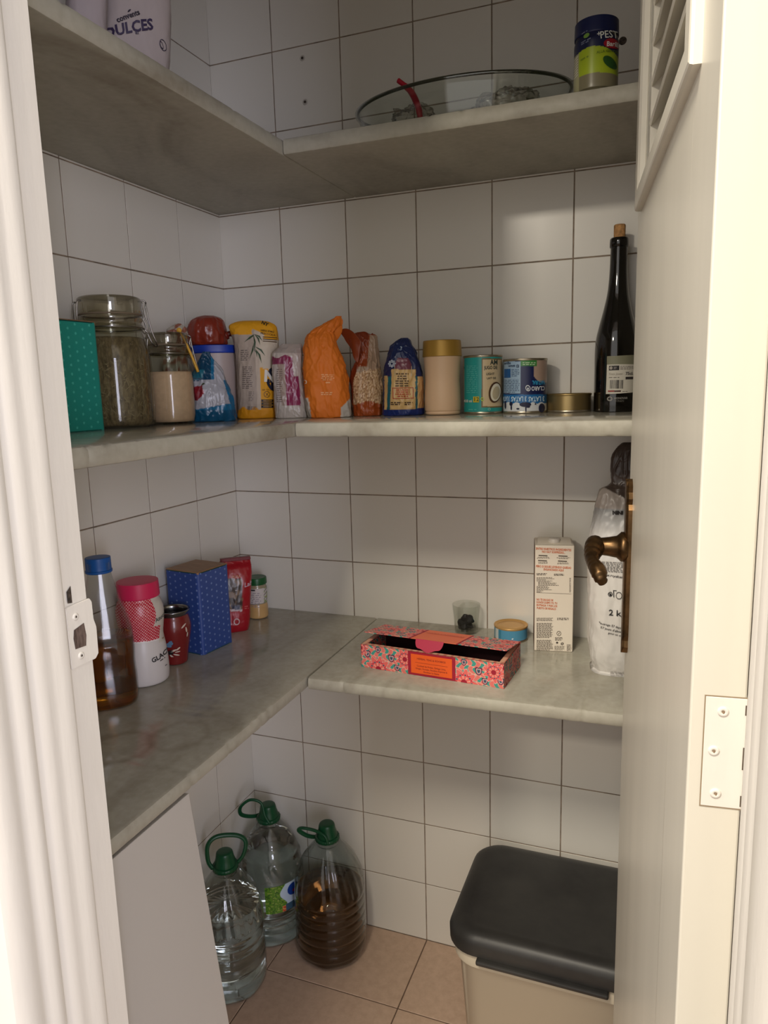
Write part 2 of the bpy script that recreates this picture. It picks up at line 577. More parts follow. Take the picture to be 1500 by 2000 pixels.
SEC = {0: (0, 0, 0), 1: (-.0108, .0024, -.0013), 2: (-.0057, .0046, .0013)}
G = .0011
rows = []
for r in range(-4, 13):
    sec = 0 if r <= 4 else (1 if r <= 7 else 2)
    z1 = ZT - .15 * r + SEC[sec][1]; z0 = z1 - .15
    rows.append((max(z0, 0), min(z1, 2.45), sec))
for (z0, z1, sec) in rows:
    xs = [0] + [.1486 + SEC[sec][0] + .15 * k for k in range(6)] + [XR]
    for a, b in zip(xs[:-1], xs[1:]):
        w, h = b - a - 2 * G, z1 - z0 - 2 * G
        o = link('tile', tile_mesh(w, h), None, wb, ((a + b) / 2, -.0000, (z0 + z1) / 2))
        o.rotation_euler = (random.gauss(0, .0022), 0, random.gauss(0, .0022))
    ys = [0] + [.1493 - SEC[sec][2] + .15 * k for k in range(5)] + [-YD]
    for a, b in zip(ys[:-1], ys[1:]):
        w, h = b - a - 2 * G, z1 - z0 - 2 * G
        o = link('tile', tile_mesh(w, h), None, wl, (0, -(a + b) / 2, (z0 + z1) / 2))
        o.rotation_euler = (0, random.gauss(0, .0022), pi / 2 + random.gauss(0, .0022))
# drill holes with old wall plugs
M_plug = mat('wall_plug', (196, 190, 180), .6)
for x, z, r in ((.217, 1.917, .0042), (.219, 1.836, .0042), (.825, 1.839, .005)):
    h = lathe('drill_hole', [(r + .0016, .0), (r + .0012, .0006), (r * .8, .0007), (r * .75, .0002), (0, .0001)], M_plug if x < .5 else M_dark, wb, 20, (x, -.0016, z), (pi / 2, 0, 0))
    lathe('plug_core', [(r * .62, 0), (r * .6, .0006), (0, .0007)], M_dark, h, 16, (0, 0, .0006))

# floor
fl = structure(box('floor', (-1.6, -4.2, -.06), (2.8, .0012, -.0015), M_groutf))
fx = [0, .133, .443, .753, XR]; fy = [0, -.20, -.51, -.82, -1.03]
for a, b in zip(fx[:-1], fx[1:]):
    for c, d in zip(fy[:-1], fy[1:]):
        o = box('floor_tile', (a + .0012, d + .0012, -.004), (b - .0012, c - .0012, 0), M_floor, fl, .0008, 1)

# ---------------------------------------------------------------- marble shelves
MB = marble()


def slab(name, label, B0, B1, F0, F1, z0, z1, seed, group=None, th=0):
    """B0,B1 back edge ends, F0,F1 front edge ends"""
    n = 160
    rad = .0055
    prof = [(0, z1, 0), (.5, z1, 0), (1, z1, -rad), (1, z1 - rad * .3, -rad * .35), (1, z1 - rad, 0), (1, (z0 + z1) / 2, .0004), (1, z0 + rad * .7, 0), (1, z0 + rad * .15, -rad * .4), (1, z0, -rad), (.5, z0, 0), (0, z0, 0)]
    V = []; F = []
    for i in range(n + 1):
        t = i / n
        Bp = Vector(B0).lerp(Vector(B1), t); Fp = Vector(F0).lerp(Vector(F1), t)
        d = (Fp - Bp); L = d.length; d /= L
        ch = noise.noise(Vector((t * 30 + seed * 9, seed, 0))) * .0003 + max(0, noise.noise(Vector((t * 70, seed, 3))) - .38) * -.006
        for k, (s_, z, o_) in enumerate(prof):
            f = 1 if k in (3, 4, 5, 6, 7) else (.6 if k in (2, 8) else 0)
            p = Bp + d * (L * s_ + (o_ if s_ == 1 else 0) + ch * f)
            jz = 0
            if k in (2, 3): jz = min(0, ch) * .8 + noise.noise(Vector((t * 90, k, seed))) * .0002
            if k in (7, 8): jz = noise.noise(Vector((t * 60, k, seed + 5))) * .0003
            V.append((p.x, p.y, z + jz))
    m = len(prof)
    for i in range(n):
        for k in range(m):
            a = i * m + k; b = i * m + (k + 1) % m
            F.append([a, a + m, b + m, b] if True else [])
    F.append(list(range(m))); F.append([n * m + k for k in range(m)][::-1])
    me = mesh(name, V, F, True)
    o = link(name, me, marble('stained_marble', True) if seed == 5 else MB)
    try: me.set_sharp_from_angle(angle=math.radians(35))
    except Exception: pass
    bm = bmesh.new(); bm.from_mesh(me); bmesh.ops.recalc_face_normals(bm, faces=bm.faces); bm.to_mesh(me); bm.free()
    tag(o, label, 'shelf', group)
    return o


G1 = .0025
ylo = YD + .002
slab('marble_shelf', 'marble shelf slab on the left wall, topmost of three, its underside seen from below', (G1, ylo, 0), (G1, -G1, 0), (.320, ylo, 0), (.322, -G1, 0), 1.643, 1.668, 1)
slab('marble_shelf', 'marble shelf slab on the back wall, topmost of three, carrying the glass dish', (.3235, -G1, 0), (XR - .002, -G1, 0), (.3235, -.300, 0), (XR - .002, -.290, 0), 1.643, 1.668, 2)
slab('marble_shelf', 'middle marble shelf slab on the left wall, under the teal tin and clip-top jars', (G1, ylo, 0), (G1, -G1, 0), (.347, ylo, 0), (.347, -G1, 0), 1.190, 1.214, 3)
slab('marble_shelf', 'middle marble shelf slab on the back wall, under the cans and wine bottle', (.3485, -G1, 0), (XR - .002, -G1, 0), (.3485, -.350, 0), (XR - .002, -.350, 0), 1.190, 1.214, 4)
slab('marble_shelf', 'lowest marble shelf slab on the left wall, stained, under the oil bottle', (G1, ylo, 0), (G1, -G1, 0), (.347, ylo, 0), (.343, -G1, 0), .748, .770, 5)
slab('marble_shelf', 'lowest marble shelf slab on the back wall, under the flowery tea box', (.3455, -G1, 0), (XR - .002, -G1, 0), (.3490, -.349, 0), (XR - .002, -.326, 0), .748, .770, 6)

# ---------------------------------------------------------------- partition with the door opening
structure(box('wall_front', (-1.6, -1.03, -.02), (.34, YD, 2.6), M_white))
structure(box('wall_front', (1.06, -1.03, -.02), (2.8, YD, 2.6), M_white))
structure(box('wall_front', (.34, -1.03, 1.91), (1.06, YD, 2.6), M_white))


def jamb(name, prof, mirror=None):
    P = [(p[0], p[1]) for p in prof]
    # densify in height with a little brush-paint unevenness
    n = len(P); nz = 90
    V = []; F = []
    for j in range(nz + 1):
        z = 1.91 * j / nz
        for i, p in enumerate(P):
            w = noise.noise(Vector((p[0] * 20, p[1] * 90, z * 9))) * .00025
            V.append((p[0] + w * (1 if p[1] < YD - .001 else 0), p[1], z))
    for j in range(nz):
        for i in range(n):
            F.append([j * n + i, j * n + (i + 1) % n, (j + 1) * n + (i + 1) % n, (j + 1) * n + i])
    F.append(list(range(n))[::-1]); F.append([nz * n + i for i in range(n)])
    me = mesh(name, V, F, True)
    bm = bmesh.new(); bm.from_mesh(me); bmesh.ops.recalc_face_normals(bm, faces=bm.faces); bm.to_mesh(me); bm.free()
    try: me.set_sharp_from_angle(angle=math.radians(40))
    except Exception: pass
    return structure(link(name, me, M_paint))


LJ = [(.335, YD), (.419, YD), (.421, YD - .002), (.421, -.9395), (.4235, -.9400), (.4250, -.9415), (.4258, -.9440), (.4262, -.9480), (.4258, -.9530), (.4244, -.9590), (.4238, -.9630), (.4246, -.9680), (.4245, -.9740),
      (.4225, -.9790), (.4205, -.9815), (.4205, -.9840), (.4228, -.9865), (.4245, -.9910), (.4243, -.9960), (.4222, -1.0010), (.4205, -1.0045), (.4210, -1.0080), (.4230, -1.0120), (.4230, -1.0260), (.4180, -1.0330), (.400, -1.0360), (.335, -1.0360)]
tl = jamb('trim_1', LJ)
RJ = [(1.056 + .006, YD), (.982, YD), (.980, YD - .002), (.980, -.9455), (.9768, -.9460), (.9748, -.9475), (.9740, -.9500), (.9742, -.9560), (.9758, -.9600), (.9775, -.9625), (.9775, -.9650), (.9750, -.968), (.9744, -.975), (.976, -.981), (.9785, -.985), (.9785, -.990), (.976, -.995), (.976, -1.02), (.984, -1.034), (1.0, -1.036), (1.062, -1.036)]
RJ = [(x if x > 1.03 else x - .0070, y) for x, y in RJ]
tr = jamb('trim_2', RJ)
structure(box('trim_3', (.335, -1.036, 1.88), (1.062, YD, 1.912), M_paint, bev=.003))

# strike plate on the left jamb
st = box('strike_plate', (.4195, -.9385, 1.022), (.4223, -.9085, 1.081), M_paint, tl, .001)
bm = bmesh.new()
poly = [(-.9385, 1.022), (-.9085, 1.022), (-.9045, 1.026), (-.9040, 1.052), (-.9065, 1.060), (-.9068, 1.077), (-.9095, 1.081), (-.9385, 1.080)]
V = [(.4216, y, z) for y, z in poly] + [(.4232, y, z) for y, z in poly]
n = len(poly)
F = [[i, (i + 1) % n, n + (i + 1) % n, n + i] for i in range(n)] + [list(range(n))[::-1], list(range(n, 2 * n))]
bpy.data.objects.remove(st)
me = mesh('strike_plate', V, F)
bm.from_mesh(me); bmesh.ops.recalc_face_normals(bm, faces=bm.faces)
bmesh.ops.bevel(bm, geom=bm.edges[:], offset=.0006, segments=2, affect='EDGES'); bm.to_mesh(me); bm.free()
st = link('strike_plate', me, M_paint, tl)
rec = mesh('latch_hole', [(.4235, -.9325, 1.0395), (.4235, -.9195, 1.0385), (.4235, -.9180, 1.0480), (.4235, -.9195, 1.0605), (.4235, -.9320, 1.0575), (.4235, -.9335, 1.050)], [[0, 1, 2, 3, 4, 5]])
link('latch_hole', rec, mat('latch_hollow', (118, 100, 92), .8, col2=(60, 46, 40), vscale=160, stretch=(1, 2, .4)), st)
for yy, zz in ((-.9285, 1.0690), (-.9265, 1.0315)):
    lathe('screw', [(.0034, 0), (.0034, .0007), (.0024, .0012), (.0010, .0012), (.0008, .0006), (0, .0006)], M_paint, st, 20, (.4231, yy, zz), (0, pi / 2, 0))
    box('screw_slot', (-.0008, -.0012, 0), (.0008, .0012, .0014), M_dark, st, loc=(.4232, yy, zz), rot=(0, pi / 2, .4))
V = [(.4218, -.9345, 1.083), (.4218, -.9290, 1.082), (.4218, -.9290, 1.098), (.4218, -.9345, 1.0935)]
link('slot_hole', mesh('slot_hole', V, [[0, 1, 2, 3]]), M_dark, tl)

# ---------------------------------------------------------------- louvred door, opened inwards
K = Vector((.937, -.913, 0)); Fd = Vector((.8725, -.36, 0))
dd = (Fd - K).normalized(); nn = Vector((-dd.y, dd.x, 0))
dz = math.atan2(dd.y, dd.x)
dr = bpy.data.objects.new('door_1', None); C.objects.link(dr); dr.location = K; dr.rotation_euler = (0, 0, dz)
structure(dr)
# local: x = along the door from the hinge, y = outwards (towards -x world), z up.
T = .035; DL = .554; DH = 1.872
SO = .473; SI = .098; ZB = 1.496; ZTOP = 1.80
bm = bmesh.new()
for a, b in (((0, -T, .008), (SI, 0, DH)), ((SO, -T, .008), (DL, 0, DH)), ((SI, -T, .008), (SO, 0, ZB)), ((SI, -T, ZTOP), (SO, 0, DH))):
    bm_box(bm, a, b, 0)
bmesh.ops.remove_doubles(bm, verts=bm.verts, dist=1e-5)
me = bpy.data.meshes.new('door_panel'); bm.to_mesh(me); bm.free()
o = link('door_panel', me, M_door, dr)
md = o.modifiers.new('b', 'BEVEL'); md.width = .0015; md.segments = 2; md.limit_method = 'ANGLE'
# raised moulding around the louvres
h = .0085
o1, o2, p1, p2 = .071, .507, 1.474, 1.825
fr_parts = [((o1, -.001, p1), (SI, h, p2)), ((SO, -.001, p1), (o2, h, p2)), ((SI, -.001, p1), (SO, h, ZB)), ((SI, -.001, ZTOP), (SO, h, p2))]
bm = bmesh.new()
bm2 = [(o1, p1), (o2, p1), (o2, p2), (o1, p2)]; bi = [(SI, ZB), (SO, ZB), (SO, ZTOP), (SI, ZTOP)]
ins = lambda q, k, s_: [(q[0][0] + s_ * k, q[0][1] + s_ * k), (q[1][0] - s_ * k, q[1][1] + s_ * k), (q[2][0] - s_ * k, q[2][1] - s_ * k), (q[3][0] + s_ * k, q[3][1] - s_ * k)]
loops = [([(a, -.001, b) for a, b in bm2]), ([(a, h - .003, b) for a, b in bm2]), ([(a, h - .0008, b) for a, b in ins(bm2, .001, 1)]), ([(a, h, b) for a, b in ins(bm2, .003, 1)]),
         ([(a, h, b) for a, b in ins(bi, .004, -1)]), ([(a, h - .0025, b) for a, b in bi]), ([(a, -.004, b) for a, b in bi])]
V = [p for l in loops for p in l]; F = []
for j in range(len(loops) - 1):
    for i in range(4): F.append([j * 4 + i, j * 4 + (i + 1) % 4, (j + 1) * 4 + (i + 1) % 4, (j + 1) * 4 + i])
me = mesh('louvre_frame', V, F)
bm.from_mesh(me); bmesh.ops.recalc_face_normals(bm, faces=bm.faces); bm.to_mesh(me); bm.free()
link('louvre_frame', me, M_door, dr)
# slats
sm = None
z = 1.522
while z < ZTOP - .01:
    if sm is None:
        L_ = SO - SI + .004
        # section slopes from the outer lower edge to the inner upper edge
        sec = [(-.003, 0), (-.0045, -.0035), (-.0300, .0215), (-.0285, .0250)]
        V = [(0, y, zz) for y, zz in sec] + [(L_, y, zz) for y, zz in sec]
        sm = mesh('slat', V, [[0, 1, 5, 4], [1, 2, 6, 5], [2, 3, 7, 6], [3, 0, 4, 7], [3, 2, 1, 0], [4, 5, 6, 7]])
        sm.materials.append(M_door)
    link('slat', sm, None, dr, (SI - .002, 0, z))
    z += .043
# hinge leaf let into the door's edge, painted over
hl = box('hinge_leaf', (-.0007, -.0352, .977), (.0012, -.0095, 1.0565), M_paint, dr, .0004, 1)
M_seam = mat('paint_seam', (150, 132, 108), .8)
box('leaf_seam', (-.0004, -.0350, .9762), (-.0001, -.0088, 1.0573), M_seam, hl)
for z0_, z1_ in ((.979, .987), (1.006, 1.022), (1.045, 1.052)):
    box('knuckle_gap', (-.0010, -.0352, z0_), (.0002, -.0340, z1_), mat('gap_dark', (88, 76, 64), .8), hl)
for yy, zz in ((-.0205, 1.0465), (-.0160, 1.018), (-.0185, .987)):
    lathe('screw', [(.0036, 0), (.0036, .0006), (.0026, .0011), (.0012, .0011), (.0009, .0004), (0, .0004)], M_paint, hl, 20, (-.0006, yy, zz), (0, -pi / 2, 0))
    box('screw_slot', (-.0009, -.0009, 0), (.0009, .0009, .0013), mat('slot_tan', (150, 128, 104), .8), hl, loc=(-.0006, yy, zz), rot=(0, -pi / 2, .6))  # tan block draws the screw slot darker than the painted head
for a, b in ((.977, .985), (.987, 1.003), (1.005, 1.023), (1.025, 1.041), (1.043, 1.0565)):
    lathe('hinge_knuckle', [(0, a), (.0032, a), (.0036, a + .0006), (.0036, b - .0006), (.0032, b), (0, b)], M_paint, dr, 16, (.0030, -.0380, 0))
# handle: long ornate plate, flared neck, drooping lever
HS, HZ = .512, 1.043
hd_ = bpy.data.objects.new('handle', None); C.objects.link(hd_); hd_.parent = dr; hd_.location = (HS, 0, HZ); hd_['label'] = 'aged brass lever handle on a long ornate plate'
prof = [(-.148, .0), (-.146, .005), (-.137, .010), (-.128, .0085), (-.120, .0125), (.055, .0165), (.062, .0125), (.070, .0165), (.078, .011), (.086, .0125), (.092, .006), (.095, 0)]
V = []; F = []
for yy, k in ((0, 1), (.0050, 1), (.0078, .82), (.0086, .45)):
    V += [(w * k, yy, z_) for z_, w in prof] + [(-w * k, yy, z_) for z_, w in prof[::-1]]
n = 2 * len(prof)
for j in range(3):
    for i in range(n): F.append([j * n + i, j * n + (i + 1) % n, (j + 1) * n + (i + 1) % n, (j + 1) * n + i])
for i in range(n // 2 - 1): F.append([3 * n + i, 3 * n + i + 1, 3 * n + n - 2 - i, 3 * n + n - 1 - i])
me = mesh('handle_plate', V, F)
bm = bmesh.new(); bm.from_mesh(me); bmesh.ops.recalc_face_normals(bm, faces=bm.faces); bm.to_mesh(me); bm.free()
link('handle_plate', me, M_brass, hd_)
lathe('handle_neck', [(0, .004), (.0185, .004), (.0205, .008), (.0205, .012), (.0175, .015), (.0150, .018), (.0128, .030), (.0115, .042), (.0125, .044), (0, .045)], M_brass, hd_, 32, (0, 0, .002), (-pi / 2, 0, 0))
lev = tube('handle_lever', [(.006, .046, .004), (-.010, .047, .002), (-.028, .050, -.003), (-.046, .051, -.007), (-.062, .048, -.010), (-.074, .044, -.014), (-.080, .041, -.022), (-.079, .037, -.028)], [(.0125, .0135, .0125, .0108, .0092, .0084, .0086, .0094, .0102, .0100, .0085, .0066, .0052)[min(12, k // 4)] for k in range(50)], M_brass, hd_, 16, sub=7)

# ---------------------------------------------------------------- leaning white board below the lowest left shelf
bp_ = thing('white_board', 'plain white laminate board leaning against the left shelf edge beside the plastic bottles', 'board', (.352, -.69, .0))
V = []
for (x, z) in ((.072, .0), (-.010, .7465)):
    for y in (0.004, -.1985): V.append((x, y, z))
lean = math.atan2(.082, .7465)
bb = box('board', (-.016, -.2, 0), (0, .004, .7455), mat('laminate', (188, 183, 177), .5), bp_, .001, loc=(.072, 0, .001), rot=(0, -lean, 0))


# ================================================================ things
ZM, ZL, ZU = 1.2142, .7702, 1.6682
vc = lambda name, rough=.45, **k: mat(name, (200, 200, 200), rough, attr='Col', **k)
M_foil = vc('printed_film', .28, spec=.6)
M_paper = vc('printed_paper', .6)
M_tin = vc('printed_tin', .33, spec=.6)
G_jar = thin_glass('jar_glass', (238, 240, 232), .03, 1.0, 1.5, base=.02)
G_clear = thin_glass('clear_plastic', (238, 240, 238), .08, 1.1, 1.5, base=.03)
M_steel = mat('steel_wire', (150, 145, 138), .28, metal=1)
M_tinend = mat('tin_end', (176, 166, 146), .3, metal=.9)


def onshelf(name, label, cat, c, z, rot=None, group=None):
    fr = Frame(c, z, rot)
    t = thing(name, label, cat, (c[0], c[1], z), fr.rot, group)
    return fr, t


def tin_box(name, label, corner_dirs, h, base, dot, wood, z):
    """square spotted tin with a wooden lid"""
    c, rz, w = corner_dirs
    t = thing(name, label, 'tin', (c[0], c[1], z), rz)
    hw = w / 2
    n = 140
    V = []; F = []; CO = []
    nz = int(h / .0007)
    per = []
    rc = .007
    for side in range(4):
        for i in range(n // 1):
            s_ = i / n
            x, y = -hw + w * s_, -hw
            # rounded corners
            for q in (0,):
                if s_ * w < rc:
                    a = (rc - s_ * w) / rc; y = -hw + rc * (1 - math.sqrt(max(0, 1 - a * a)))
                elif (1 - s_) * w < rc:
                    a = (rc - (1 - s_) * w) / rc; y = -hw + rc * (1 - math.sqrt(max(0, 1 - a * a)))
            for _ in range(side): x, y = -y, x
            per.append((x, y, side * w + s_ * w))
    m_ = len(per)
    p = .0268
    for j in range(nz + 1):
        z_ = h * j / nz
        for (x, y, s_) in per:
            V.append((x, y, z_))
            a, b = s_ / p, z_ / .0128
            k = 0
            for ox in (0, .5):
                fa = ((a + ox) % 1 - .5) * p; fb = ((b + ox) % 1 - .5) * .0128
                if fa * fa + fb * fb < .0019 ** 2: k = 1
            e = z_ < .0015 or z_ > h - .0015
            CO.append(lin(dot if k else base))
    for j in range(nz):
        for i in range(m_): F.append([j * m_ + i, j * m_ + (i + 1) % m_, (j + 1) * m_ + (i + 1) % m_, (j + 1) * m_ + i])
    F.append(list(range(m_))[::-1])
    link('tin_body', mesh(name, V, F, False, CO), M_tin, t)
    lw = hw - .0005
    lid = box('wooden_lid', (-lw, -lw, h - .004), (lw, lw, h + .0025), wood, t, .0035, 3)
    rim = lathe('tin_rim', [(hw * .985, h - .001), (hw * 1.004, h - .001), (hw * 1.004, h + .0006), (hw * .985, h + .0006)], mat('tin_edge', [c_ * .45 for c_ in base], .4), t, 96, sq=14)
    lathe('tin_foot', [(hw * .99, 0), (hw * 1.004, .0004), (hw * 1.004, .0016), (hw * .99, .0018)], mat('tin_edge_' + name, [c_ * .5 for c_ in base], .35), t, 96, sq=14)
    return t


M_wood = mat('bamboo_lid', (158, 122, 88), .45, col2=(138, 102, 70), vscale=22, stretch=(1, 9, 1))
tin_box('storage_tin', 'teal tin with small pale spots at the left end of the middle shelf', ((.0755, -.5745), math.radians(-3), .088), .158, (20, 140, 126), (66, 176, 160), M_wood, ZM)
tin_box('storage_tin', 'blue tin with white spots and a wooden lid on the lowest shelf', ((.0705, -.2630), math.radians(-8), .086), .161, (48, 74, 142), (112, 134, 186), M_wood, ZL)


# ---- clip-top jars
def cliptop(label, c, z, R, H, neck, content_top, cmat, group, clasp_ang, seed=0):
    fr, t = onshelf('clip_top_jar', label, 'jar', c, z, None, group)
    zn = H * .79
    pr = smooth_prof([(R * .80, .0), (R * .95, .004), (R, .016), (R, H * .30), (R * .995, H * .5), (R * .95, H * .60), (R * .86, H * .68), (neck * 1.02, H * .735), (neck, H * .76), (neck, zn)], 6)
    lathe('glass_body', [(0, .001)] + pr, G_jar, t, 72)
    ring = []
    z0 = H * .745
    for k, (r, zz) in enumerate([(neck, 0), (neck * 1.07, .003), (neck * 1.07, .008), (neck * 1.03, .010), (neck * 1.03, .013), (neck * 1.08, .016), (neck * 1.08, .021), (neck * 1.03, .023), (neck * .98, .023)]):
        ring.append((r, z0 + zz * H / .16 * .8))
    m_ring = thin_glass('thick_glass', (214, 211, 198), .05, 1.6, 1.6, base=.10)
    lathe('glass_ring', ring, m_ring, t, 72)
    zl = ring[-1][1]
    lathe('rubber_seal', [(neck * .98, zl), (neck * 1.06, zl), (neck * 1.06, zl + .002), (neck * .98, zl + .002)], mat('old_rubber', (120, 104, 84), .6), t, 64)
    lathe('glass_lid', smooth_prof([(neck * 1.0, zl + .002), (neck * 1.07, zl + .004), (neck * 1.07, H - .007), (neck * 1.03, H - .002), (neck * .9, H), (neck * .5, H - .001), (0, H - .001)], 4), m_ring, t, 72)
    ct = content_top
    cp = [(0, .004), (R * .90, .004), (R * .965, .014), (R * .972, H * .30), (R * .965, H * .5), (R * .92, min(ct, H * .60))]
    if ct > H * .60: cp += [(R * .83, min(ct, H * .68))]
    if ct > H * .68: cp += [(neck * .97, ct)]
    cp = [p for p in cp if p[1] <= ct + 1e-6]
    cp += [(cp[-1][0] * .98, ct), (0, ct + .002)]
    lathe('contents', dense(cp, .004), cmat, t, 72, wob=lambda a, zz: .006 * noise.noise(Vector((math.cos(a) * 9, math.sin(a) * 9, zz * 200))))
    # wire bail and clasp
    ca = clasp_ang
    def P(r, a, zz): return (r * math.cos(a), r * math.sin(a), zz)
    zw = z0 + .004
    tube('wire_ring', [P(neck * 1.10, 2 * pi * k / 24, zw) for k in range(24)], .0011, M_steel, t, 8, closed=True, sub=2)
    for da in (-.16, .16):
        tube('clasp_wire', [P(neck * 1.10, ca + da, zw), P(neck * 1.25, ca + da, zw - .006), P(neck * 1.28, ca + da * .9, zw + .008), P(neck * 1.16, ca + da, zl + .004), P(neck * 1.22, ca + da, H - .006), P(neck * 1.05, ca + da, H - .003)], .0012, M_steel, t, 8, sub=4)
    tube('clasp_lever', [P(neck * 1.22, ca - .18, H - .006), P(neck * 1.26, ca - .2, zl), P(neck * 1.36, ca - .2, zw - .004), P(neck * 1.50, ca - .16, zw - .022), P(neck * 1.56, ca, zw - .027), P(neck * 1.50, ca + .16, zw - .022), P(neck * 1.36, ca + .2, zw - .004), P(neck * 1.26, ca + .2, zl), P(neck * 1.22, ca + .18, H - .006)], .0012, M_steel, t, 8, sub=4)
    tube('lid_hinge_wire', [P(neck * 1.06, ca + pi - .3, H - .008), P(neck * 1.2, ca + pi - .3, H - .012), P(neck * 1.2, ca + pi - .2, zw + .002), P(neck * 1.08, ca + pi, zw), P(neck * 1.2, ca + pi + .2, zw + .002), P(neck * 1.2, ca + pi + .3, H - .012), P(neck * 1.06, ca + pi + .3, H - .008)], .0013, M_steel, t, 8, sub=4)
    return t, fr


M_herb = mat('dried_herbs', (132, 114, 84), .9, col2=(82, 68, 48), vscale=150, stretch=(1.3, 1.3, .5), bump=.6, bscale=240, detail=6)
M_flour = mat('pale_flour', (214, 180, 152), .9, var=.03, vscale=90, bump=.05)
tj, fj = cliptop('big clip-top glass jar of dried grey-green herbs beside the teal tin', (.083, -.458), ZM, .0575, .205, .0455, .142, M_herb, None, .25)
# loose stalks pressed against the glass
V = []; F = []
rnd = random.Random(3)
for i in range(420):
    a = rnd.uniform(-pi, 0); zz = rnd.uniform(.012, .136)
    r = .0560 if zz < .10 else .0560 - (zz - .10) * .2
    l, w = rnd.uniform(.003, .009), rnd.uniform(.0003, .0007)
    an = rnd.uniform(0, pi)
    for sx_, sy_ in ((-l, -w), (l, -w), (l, w), (-l, w)):
        dx = sx_ / 2 * math.cos(an) - sy_ * math.sin(an); dz_ = sx_ / 2 * math.sin(an) + sy_ * math.cos(an)
        q = a + dx / r
        V.append((r * math.cos(q) * 1.004, r * math.sin(q) * 1.004, zz + dz_))
    k = len(V); F.append([k - 4, k - 3, k - 2, k - 1])
hb = link('herb_stalks', mesh('herb_stalks', V, F), mat('herb_stalk', (140, 124, 92), .8, objvar=0), tj)
hb['kind'] = 'stuff'
cliptop('smaller clip-top glass jar of pale beige flour right of the herb jar', (.108, -.352), ZM, .0400, .155, .0330, .089, M_flour, None, .35)

# ---- round tub with a blue lid, and the tied red bag on top
fr, t = onshelf('plastic_tub', 'clear plastic tub with a blue lid behind the blue snack bag', 'tub', (.078, -.166), ZM)
lathe('tub_body', smooth_prof([(.036, .0), (.0405, .003), (.0415, .02), (.0430, .10), (.0445, .128)], 4), mat('milky_plastic', (196, 178, 172), .35, alpha=.82), t, 64, sq=2.6)
lathe('contents', [(0, .003), (.038, .003), (.039, .02), (.0405, .085), (0, .087)], mat('beige_grain', (190, 150, 120), .8, var=.1, vscale=120), t, 64, sq=2.6)
lathe('tub_lid', smooth_prof([(.0445, .127), (.0470, .128), (.0475, .132), (.0472, .140), (.0455, .1425), (.03, .1425), (0, .1425)], 3), mat('blue_lid', (26, 60, 168), .4), t, 64, sq=2.6)
fr, t = onshelf('tied_bag', 'dark red rounded packet lying on the blue lid of the tub', 'bag', (.078, -.185), ZM + .1432)
def redp(u, v, f): return (132, 46, 30)
bag('packet', fr, [(675, 374, 440, .030), (668, 369, 442, .034), (650, 367, 441, .037), (635, 369, 438, .035), (624, 378, 431, .028), (618, 392, 420, .015), (616.5, 400, 412, .004)], M_foil, t, redp, 96, 70, 2.2, .002, .0022, 34, 2)
tube('packet_knot', [(.033, -.004, .018), (.040, -.006, .021), (.046, -.006, .022), (.049, -.006, .024)], [.009, .0055, .006, .009], mat('red_film', (120, 40, 26), .3), t, 12)
# crumpled bag behind the small jar
fr, t = onshelf('crumpled_bag', 'small crumpled clear and brown bag standing behind the small flour jar', 'bag', (.055, -.268), ZM)
bag('bag_film', fr, [(812, 322, 366, .016), (740, 318, 364, .016), (680, 322, 362, .014), (655, 326, 364, .012), (645, 328, 362, .008), (636, 336, 356, .004), (632, 342, 350, .002)], M_foil, t,
    lambda u, v, f: (150, 96, 78) if noise.noise(Vector((u * .09, v * .09, 0))) > .05 else (178, 170, 158), 70, 70, 2.2, .003, .003, 50, 5)

# ---- blue snack bag with its clip
fr, t = onshelf('snack_bag', 'blue and silver foil snack bag with a chilli picture, right of the flour jar', 'bag', (.149, -.276), ZM)
def snack(u, v, f):
    blue, dark, silver = (20, 104, 146), (14, 62, 92), (168, 168, 176)
    # silver middle bounded by a curved blue border on the right and bottom
    e = 424 + (v - 700) * .22 + (max(0, v - 700) ** 1.02) * .06
    b = 808 - (u - 380) * .18
    if v < 742:
        if u > 418 and u < 420 + (v - 690) * .55: return silver
        if u < 402 - (v - 716) * .3 and v > 722: return (40, 110, 130)
        return dark if u < 412 else blue
    if u < e and v < b - 8: 
        if (u - 387) ** 2 / 12 ** 2 + (v - 768) ** 2 / 14 ** 2 < 1 and u + v < 1168: return (136, 34, 44)
        return silver
    return blue if (v < 800) else (16, 82, 118)
sb = bag('bag_film', fr, [(823, 371, 461, .020), (812, 370, 461, .024), (790, 371, 456, .027), (765, 372, 450, .026), (745, 374, 442, .020), (725, 380, 434, .014), (708, 388, 420, .008), (695, 396, 410, .004), (687, 400, 405, .0015)], M_foil, t, snack, 130, 130, 2.3, .0022, .003, 26, 8)
pr = Print(fr, sb, t, .0006)
pr.poly([(376, 782), (381, 776), (386, 766), (392, 754), (396, 752), (395, 764), (391, 774), (384, 782)], (126, 28, 40))
pr.poly([(393, 753), (397, 748), (401, 750), (397, 752)], (60, 70, 40))
pr.lines(376, 738, 400, 746, 2, (70, 90, 110), ang=0)
pr.build('printed_chilli')
ct = thing('bag_clip', 'yellow plastic bag clip slanting across the top of the blue snack bag', 'clip', (.1310, -.3420, ZM + .158), fr.rot)
for k, (dy, w) in enumerate(((-.004, .0042), (.0025, .0038))):
    tube('clip_arm', [(-.003, dy, 0), (.004, dy, -.014), (.014, dy - .001, -.040), (.024, dy - .001, -.070)], [.0030, .0042, .0050, .0052], mat('clip_yellow', (214, 164, 58), .4), ct, 8, flat=.5)
lathe('clip_pivot', [(0, -.006), (.0042, -.006), (.0042, .006), (0, .006)], MATS['clip_yellow'], ct, 16, (-.003, 0, .001), (pi / 2, 0, 0))

